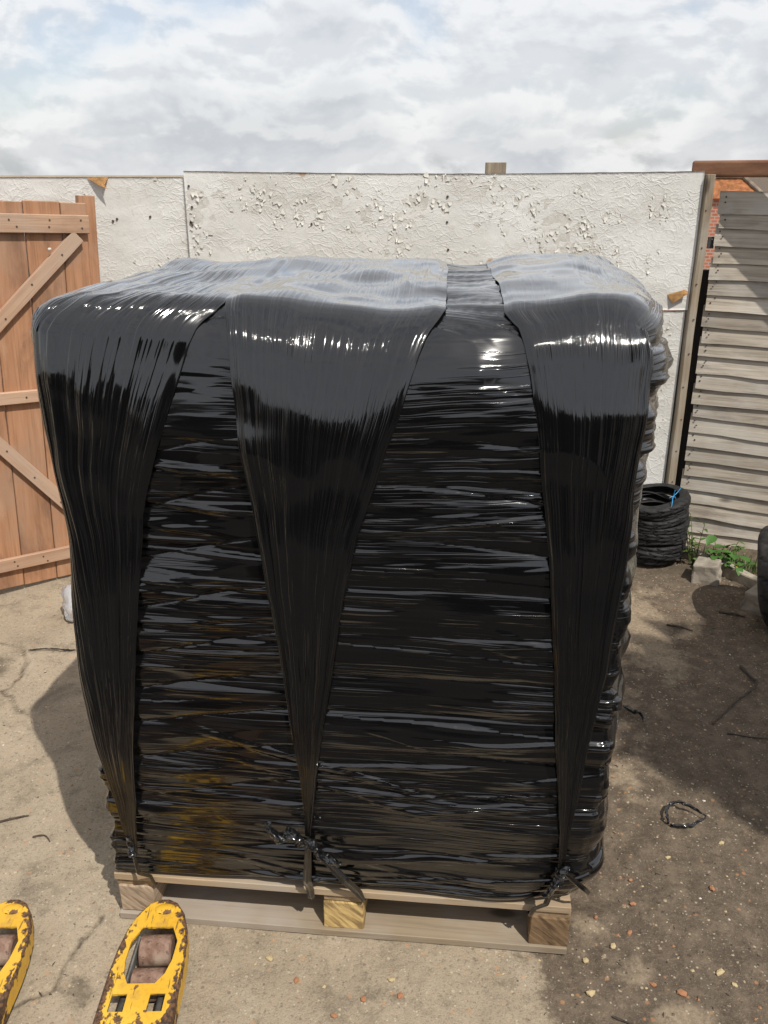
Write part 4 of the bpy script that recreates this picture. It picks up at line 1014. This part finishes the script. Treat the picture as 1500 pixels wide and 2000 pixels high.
for k in range(1, 26): bmesh.ops.bisect_plane(bm, geom=bm.verts[:] + bm.edges[:] + bm.faces[:], plane_co=(-.65 + k * .05, 0, 0), plane_no=(1, 0, 0))
for v in bm.verts: v.co += Vector((0, float(vn(v.co.x * 11, v.co.z * 30, 0, 31)), float(vn(v.co.x * 9, v.co.y * 40, 5, 32)))) * .005
o = obj_bm('edging_kerb', bm, M_KERB); o.location = (1.785, 3.83, .005); o.rotation_euler = (0, 0, math.atan2(-.327, .185)); tag(o, 'low concrete edging between the soil and the weeds', 'kerb')
def leaf_mesh(L, W):
    n = 5; V = []; F = []
    for i in range(n + 1):
        t = i / n; w = W * math.sin(math.pi * t ** .75) * (1 - .25 * t) if 0 < i < n else .0015; bend = -.18 * L * t * t
        V += [(-w / 2, L * t, bend + .10 * w), (0, L * t, bend - .02 * L), (w / 2, L * t, bend + .10 * w)]
    for i in range(n):
        a = i * 3; F += [(a, a + 1, a + 4, a + 3), (a + 1, a + 2, a + 5, a + 4)]
    return np.array(V), np.array(F)
LV, LF = leaf_mesh(1.0, .72)
def weed(loc, nst, hgt, lsize, label, seed, mat=M_LEAF, spread=.10, leaves=5, narrow=1.0):
    r = random.Random(seed); t = empty('weed', loc, (0, 0, 0), label, 'plant')
    bm = bmesh.new(); spots = []
    for s in range(nst):
        a = r.uniform(0, 6.28); q = spread * r.uniform(.2, 1); h = hgt * r.uniform(.55, 1)
        p0 = Vector((math.cos(a) * q * .3, math.sin(a) * q * .3, -.01)); p1 = Vector((math.cos(a) * q * .7, math.sin(a) * q * .7, h * .6)); p2 = Vector((math.cos(a) * q * 1.2, math.sin(a) * q * 1.2, h))
        pts = smooth_path([p0, p1, p2], 6); tube(bm, pts, [.0028] * 6 + [.0018] * (len(pts) - 6), 6)
        for k in range(leaves):
            f = .3 + .7 * k / max(1, leaves - 1); spots.append((pts[min(len(pts) - 1, int(f * (len(pts) - 1)))], a + k * 2.4 + r.uniform(-.4, .4), lsize * r.uniform(.6, 1.15)))
    obj_bm('stem', bm, M_STEM, t)
    me = None
    for p_, a, s in spots:
        if me is None:
            o = mesh_np('leaf', LV * np.array([narrow, 1, 1]), LF, mat, t); me = o.data
        else: o = link(bpy.data.objects.new('leaf', me), t)
        o.location = p_; o.scale = (s, s, s); o.rotation_euler = (R(r.uniform(-25, 30)), R(r.uniform(-20, 20)), a)
    return t
weed((1.60, 4.085, 0), 6, .24, .05, 'tall thin leaved weed growing against the tyre stack', 401, M_LEAF2, .10, 6, .55)
weed((1.69, 4.02, 0), 5, .17, .085, 'broad leaved green weed between tyre stack and fence', 402, M_LEAF, .10, 4)
weed((1.76, 3.93, 0), 4, .11, .065, 'low green weed growing behind the small concrete block', 403, M_LEAF, .09, 4)
weed((1.80, 4.12, 0), 5, .10, .05, 'dark little weed at the foot of the slatted fence', 404, M_LEAF2, .11, 5, .6)
def flower(loc, h, label, seed):
    t = empty('buttercup', loc, (0, 0, 0), label, 'flower'); bm = bmesh.new(); tube(bm, [(0, 0, 0), (.006, -.004, h * .6), (.002, -.012, h)], .0018, 6); obj_bm('stem', bm, M_STEM, t)
    bm = bmesh.new()
    for k in range(6):
        a = k * math.pi / 3; c = Vector((math.cos(a), math.sin(a), 0)); s = Vector((-math.sin(a), math.cos(a), 0)); bm.faces.new([bm.verts.new(q) for q in (c * .003, c * .012 - s * .008 + Vector((0, 0, .004)), c * .021 + Vector((0, 0, .007)), c * .012 + s * .008 + Vector((0, 0, .004)))])
    bmesh.ops.create_icosphere(bm, subdivisions=1, radius=.006); o = obj_bm('petals', bm, M_PETAL, t); o.location = (.002, -.013, h); o.rotation_euler = (R(50), 0, 0)
flower((1.745, 3.905, 0), .05, 'yellow wildflower just behind the gap in the edging', 1)
flower((1.855, 3.80, 0), .045, 'yellow wildflower beside the big tyre', 2)
def blades(name, n, x0, x1, fn, hmin, hmax, seed, label):
    r = np.random.default_rng(seed); V = []; F = []
    for k in range(n):
        x = r.uniform(x0, x1); y = fn(x) + r.normal() * .045; h = r.uniform(hmin, hmax); a = r.uniform(0, 6.28); w = .0022; lean = r.uniform(.1, .7) * h
        ca, sa = math.cos(a), math.sin(a); b = len(V)
        V += [(x - sa * w, y + ca * w, -.005), (x + sa * w, y - ca * w, -.005), (x + ca * lean * .4 + sa * w * .8, y + sa * lean * .4 - ca * w * .8, h * .6), (x + ca * lean * .4 - sa * w * .8, y + sa * lean * .4 + ca * w * .8, h * .6), (x + ca * lean, y + sa * lean, h)]
        F += [(b, b + 1, b + 2, b + 3), (b + 3, b + 2, b + 4, b + 4)]
    me = bpy.data.meshes.new(name); me.from_pydata(V, [], [f if f[2] != f[3] else f[:3] for f in F]); me.materials.append(M_LEAF2); o = link(bpy.data.objects.new(name, me)); return tag(o, label, 'grass', kind='stuff')
blades('grass', 420, 1.60, 2.2, lambda x: 4.10 - .45 * (x - 1.6), .03, .10, 9, 'short dark grass along the foot of the fence')

# ------------------------------------------------------------------ plastic bottle, film scraps, twigs
bot = empty('plastic_bottle', (-1.43, 3.47, .086), (R(94), R(0), R(118)), 'large crumpled clear plastic bottle lying left of the wrapped load', 'bottle')
prf = [(.0, .0), (.045, -.002), (.072, .004), (.083, .018), (.085, .04), (.082, .06), (.085, .08), (.082, .10), (.085, .13), (.085, .17), (.07, .21), (.04, .24), (.02, .255), (.018, .28)]
segs = 40; V = []
for s in range(segs):
    a = 2 * math.pi * s / segs
    for q, z in prf:
        d = .007 * float(fbm(math.cos(a) * 2.2, math.sin(a) * 2.2, z * 14, 77, 3)) if q > .02 else 0
        V.append(((q + d) * math.cos(a), (q + d) * math.sin(a), z + (.004 * math.cos(5 * a) if .03 < q < .075 and z < .01 else 0)))
m_ = len(prf); idx = np.arange(segs * m_).reshape(segs, m_); nx_ = np.roll(idx, -1, 0)
mesh_np('bottle_body', V, np.stack([idx[:, :-1], nx_[:, :-1], nx_[:, 1:], idx[:, 1:]], -1).reshape(-1, 4), M_CLEAR, bot)
bm = bmesh.new(); bmesh.ops.create_cone(bm, cap_ends=False, segments=40, radius1=.0875, radius2=.0875, depth=.05, matrix=Matrix.Translation((0, 0, .135))); obj_bm('paper_label', bm, M_GREENCAP, bot, smooth=True)
bm = bmesh.new(); bmesh.ops.create_cone(bm, cap_ends=True, segments=20, radius1=.021, radius2=.021, depth=.018, matrix=Matrix.Translation((0, 0, .285))); obj_bm('cap', bm, M_GREENCAP, bot, smooth=False)

def free(o, name=None): return o
o = crumple('film_loop', [(.883, 2.15, .014), (.887, 2.205, .02), (.925, 2.232, .022), (.965, 2.215, .02), (1.00, 2.183, .012), (.965, 2.155, .012), (.92, 2.135, .012), (.888, 2.143, .012)], [.006, .007, .008, .006, .003, .006, .008, .006], None, 501, .010); tag(o, 'crumpled loop of black film lying on the soil right of the load', 'plastic film')
o = crumple('film_scrap', [(.895, 2.755, .03), (.915, 2.735, .026), (.94, 2.72, .03), (.955, 2.69, .012)], [.004, .012, .010, .005], None, 502, .012); tag(o, 'small twisted scrap of black film beside the load on the right', 'plastic film')
o = crumple('film_scrap', [(-1.50, 3.20, .008), (-1.42, 3.205, .010), (-1.35, 3.20, .008), (-1.30, 3.205, .006)], [.003, .004, .006, .002], None, 503, .006); tag(o, 'thin flattened scrap of film on the concrete near the bottle', 'plastic film')
def twig(path, r, label):
    pts = smooth_path([(x, y, z + gz(x, y)) for x, y, z in path], 7); bm = bmesh.new(); m = len(pts); tube(bm, pts, [r * (1 - .55 * i / (m - 1)) for i in range(m)], 6)
    for v in bm.verts: v.co += Vector((rnd.uniform(-1, 1), rnd.uniform(-1, 1), rnd.uniform(-1, 1))) * r * .25
    o = obj_bm('twig', bm, M_TWIG); return tag(o, label, 'twig', 'twigs on the ground')
twig([(1.459, 3.076, .006), (1.468, 2.99, .010), (1.471, 2.943, .016), (1.41, 2.875, .012), (1.35, 2.83, .008), (1.29, 2.77, .006), (1.206, 2.682, .005)], .0065, 'long bent dark twig at the right on the soil')
twig([(1.26, 3.42, .004), (1.31, 3.40, .006), (1.36, 3.37, .004)], .005, 'short dark twig lying before the larger concrete block')
twig([(1.24, 2.63, .004), (1.33, 2.60, .006), (1.45, 2.58, .004)], .004, 'thin straight twig below the long bent twig')
twig([(1.54, 3.55, .004), (1.60, 3.52, .008), (1.64, 3.50, .004)], .006, 'knobbly twig beside the larger concrete block')
twig([(-1.23, 2.155, .003), (-1.15, 2.19, .005), (-1.12, 2.20, .003)], .0045, 'short dark twig on the concrete left of the shadow')
twig([(-1.07, 2.10, .003), (-1.035, 2.105, .006), (-1.01, 2.08, .003)], .003, 'tiny curved twig on the concrete near the load shadow')
twig([(.55, 1.50, .003), (.60, 1.475, .005), (.63, 1.47, .003)], .003, 'tiny twig near the dark pallet block')
# individual chips of brick and flint
chip_me = []
for s in range(5):
    bm = bmesh.new(); bmesh.ops.create_icosphere(bm, subdivisions=1, radius=1.0)
    for v in bm.verts: v.co *= .75 + .4 * abs(float(vn(v.co.x * 1.7 + s * 9, v.co.y * 1.7, v.co.z * 1.7, 91))); v.co.z *= .55
    me = bpy.data.meshes.new('chip'); bm.to_mesh(me); bm.free(); chip_me.append(me)
def chip(name, x, y, s, mat, label, cat, group):
    me = chip_me[rnd.randrange(5)].copy(); me.materials.clear(); me.materials.append(mat)
    o = link(bpy.data.objects.new(name, me)); o.location = (x, y, gz(x, y) + s * .25); o.scale = (s, s * rnd.uniform(.6, .9), s * .8); o.rotation_euler = (rnd.uniform(-.2, .2), rnd.uniform(-.2, .2), rnd.uniform(0, 6)); tag(o, label, cat, group)
for x, y, s in ((.735, 1.56, .014), (.672, 1.585, .012), (.655, 1.745, .011), (.575, 1.79, .010), (.690, 1.845, .012), (.705, 1.925, .009), (.93, 1.90, .014), (-.22, 1.60, .012), (-.05, 1.545, .012), (.04, 1.555, .012), (-.12, 1.50, .011)):
    chip('brick_chip', x, y, s, M_CHIP_O, 'small orange brick chip lying in the foreground', 'brick chip', 'orange brick chips in the foreground')
for x, y, s in ((.85, 1.62, .015), (.875, 1.585, .010), (.60, 1.70, .013), (.52, 1.66, .013), (.51, 1.56, .016), (-.295, 1.665, .013), (.02, 1.60, .011), (.84, 2.02, .011), (1.02, 2.08, .012), (-.60, 1.90, .008)):
    chip('flint_chip', x, y, s, M_CHIP_Y, 'small pale yellow flint chip lying in the foreground', 'stone chip', 'yellow flint chips in the foreground')
# gravel too small and too many to count
NG = 5200
gxp = np.concatenate([rng.uniform(-1.9, 1.9, NG // 2), rng.uniform(.3, 1.7, NG // 2)]); gyp = 1.3 + 2.6 * rng.random(NG) ** 1.3
z_, dr_ = ground_base(gxp, gyp); keep = rng.random(NG) < (.30 + .7 * dr_); gxp, gyp, z_ = gxp[keep], gyp[keep], z_[keep]; n = len(gxp)
base = np.array([(1, 0, 0), (.3, .95, .05), (-.8, .6, 0), (-.8, -.6, .05), (.3, -.95, 0), (.1, .1, .55)]); ft = np.array([(0, 1, 5), (1, 2, 5), (2, 3, 5), (3, 4, 5), (4, 0, 5)])
sz = .0012 + .0055 * rng.random(n) ** 4.5; ang = rng.uniform(0, 6.28, n); V = base[None] * sz[:, None, None] * rng.uniform(.65, 1.25, (n, 6, 1))
c_, s_ = np.cos(ang)[:, None], np.sin(ang)[:, None]; VX = V[..., 0] * c_ - V[..., 1] * s_; VY = V[..., 0] * s_ + V[..., 1] * c_
V = np.stack([VX + gxp[:, None], VY + gyp[:, None], V[..., 2] + z_[:, None] + .0003], -1).reshape(-1, 3); F = (ft[None] + np.arange(n)[:, None, None] * 6).reshape(-1, 3)
def gravel_mat():
    M = Mat('mixed_gravel'); t = M.attr('tone'); r = M.N('ShaderNodeValToRGB'); M.put(t, r.inputs[0]); e = r.color_ramp; e.interpolation = 'CONSTANT'
    e.elements[0].color = (.24, .19, .135, 1); e.elements[1].position = .38; e.elements[1].color = (.12, .09, .065, 1)
    for p_, c in ((.62, (.36, .29, .20)), (.78, (.29, .15, .08)), (.86, (.42, .33, .18)), (.95, (.52, .48, .41))): q = e.elements.new(p_); q.color = (*c, 1)
    M.set(Base_Color=r.outputs[0], Roughness=.85, Specular_IOR_Level=.25); return M.m
o = mesh_np('gravel', V, F, gravel_mat(), smooth=False, attrs=dict(tone=np.repeat(rng.random(n), 6))); tag(o, 'fine mixed gravel and grit scattered over the yard', 'gravel', kind='stuff')

# bits of bark, twig and leaf trodden into the soil
NL = 1500
lx_ = np.concatenate([rng.uniform(.35, 1.75, NL - 450), rng.uniform(-1.9, -.6, 450)]); ly_ = 1.35 + 2.5 * rng.random(NL) ** 1.2
clump = fbm(lx_ * 2.4, ly_ * 2.4, 2.0, 140, 2); kp_ = rng.random(NL) < np.where(lx_ > 0, .35 + .9 * np.clip(clump + .2, 0, 1), .35 * np.clip(clump + .35, 0, 1) * 2); lx_, ly_ = lx_[kp_], ly_[kp_]; n = len(lx_)
lz_ = ground_base(lx_, ly_)[0]; L_ = .004 + .020 * rng.random(n) ** 2.5; W_ = .0012 + .0022 * rng.random(n); A_ = rng.uniform(0, 6.28, n); K_ = rng.uniform(-.4, .4, n)
prof = [(-1, 0, 0), (-.2, -1, .2), (0, 0, 1.4), (-.2, 1, .2), (1, .3, 0)]
V = []
for (a, b, c) in prof:
    u = a * L_ * .5; w = b * W_ + K_ * L_ * .25 * (a * a); V.append(np.stack([lx_ + u * np.cos(A_) - w * np.sin(A_), ly_ + u * np.sin(A_) + w * np.cos(A_), lz_ + .0006 + c * W_ * .7], 1))
V = np.stack(V, 1).reshape(-1, 3); F = (np.array([(0, 1, 2), (0, 2, 3), (1, 4, 2), (2, 4, 3)])[None] + np.arange(n)[:, None, None] * 5).reshape(-1, 3)
o = mesh_np('litter', V, F, M_TWIG, smooth=False); tag(o, 'dark bits of bark and twig littering the yard', 'litter', kind='stuff')
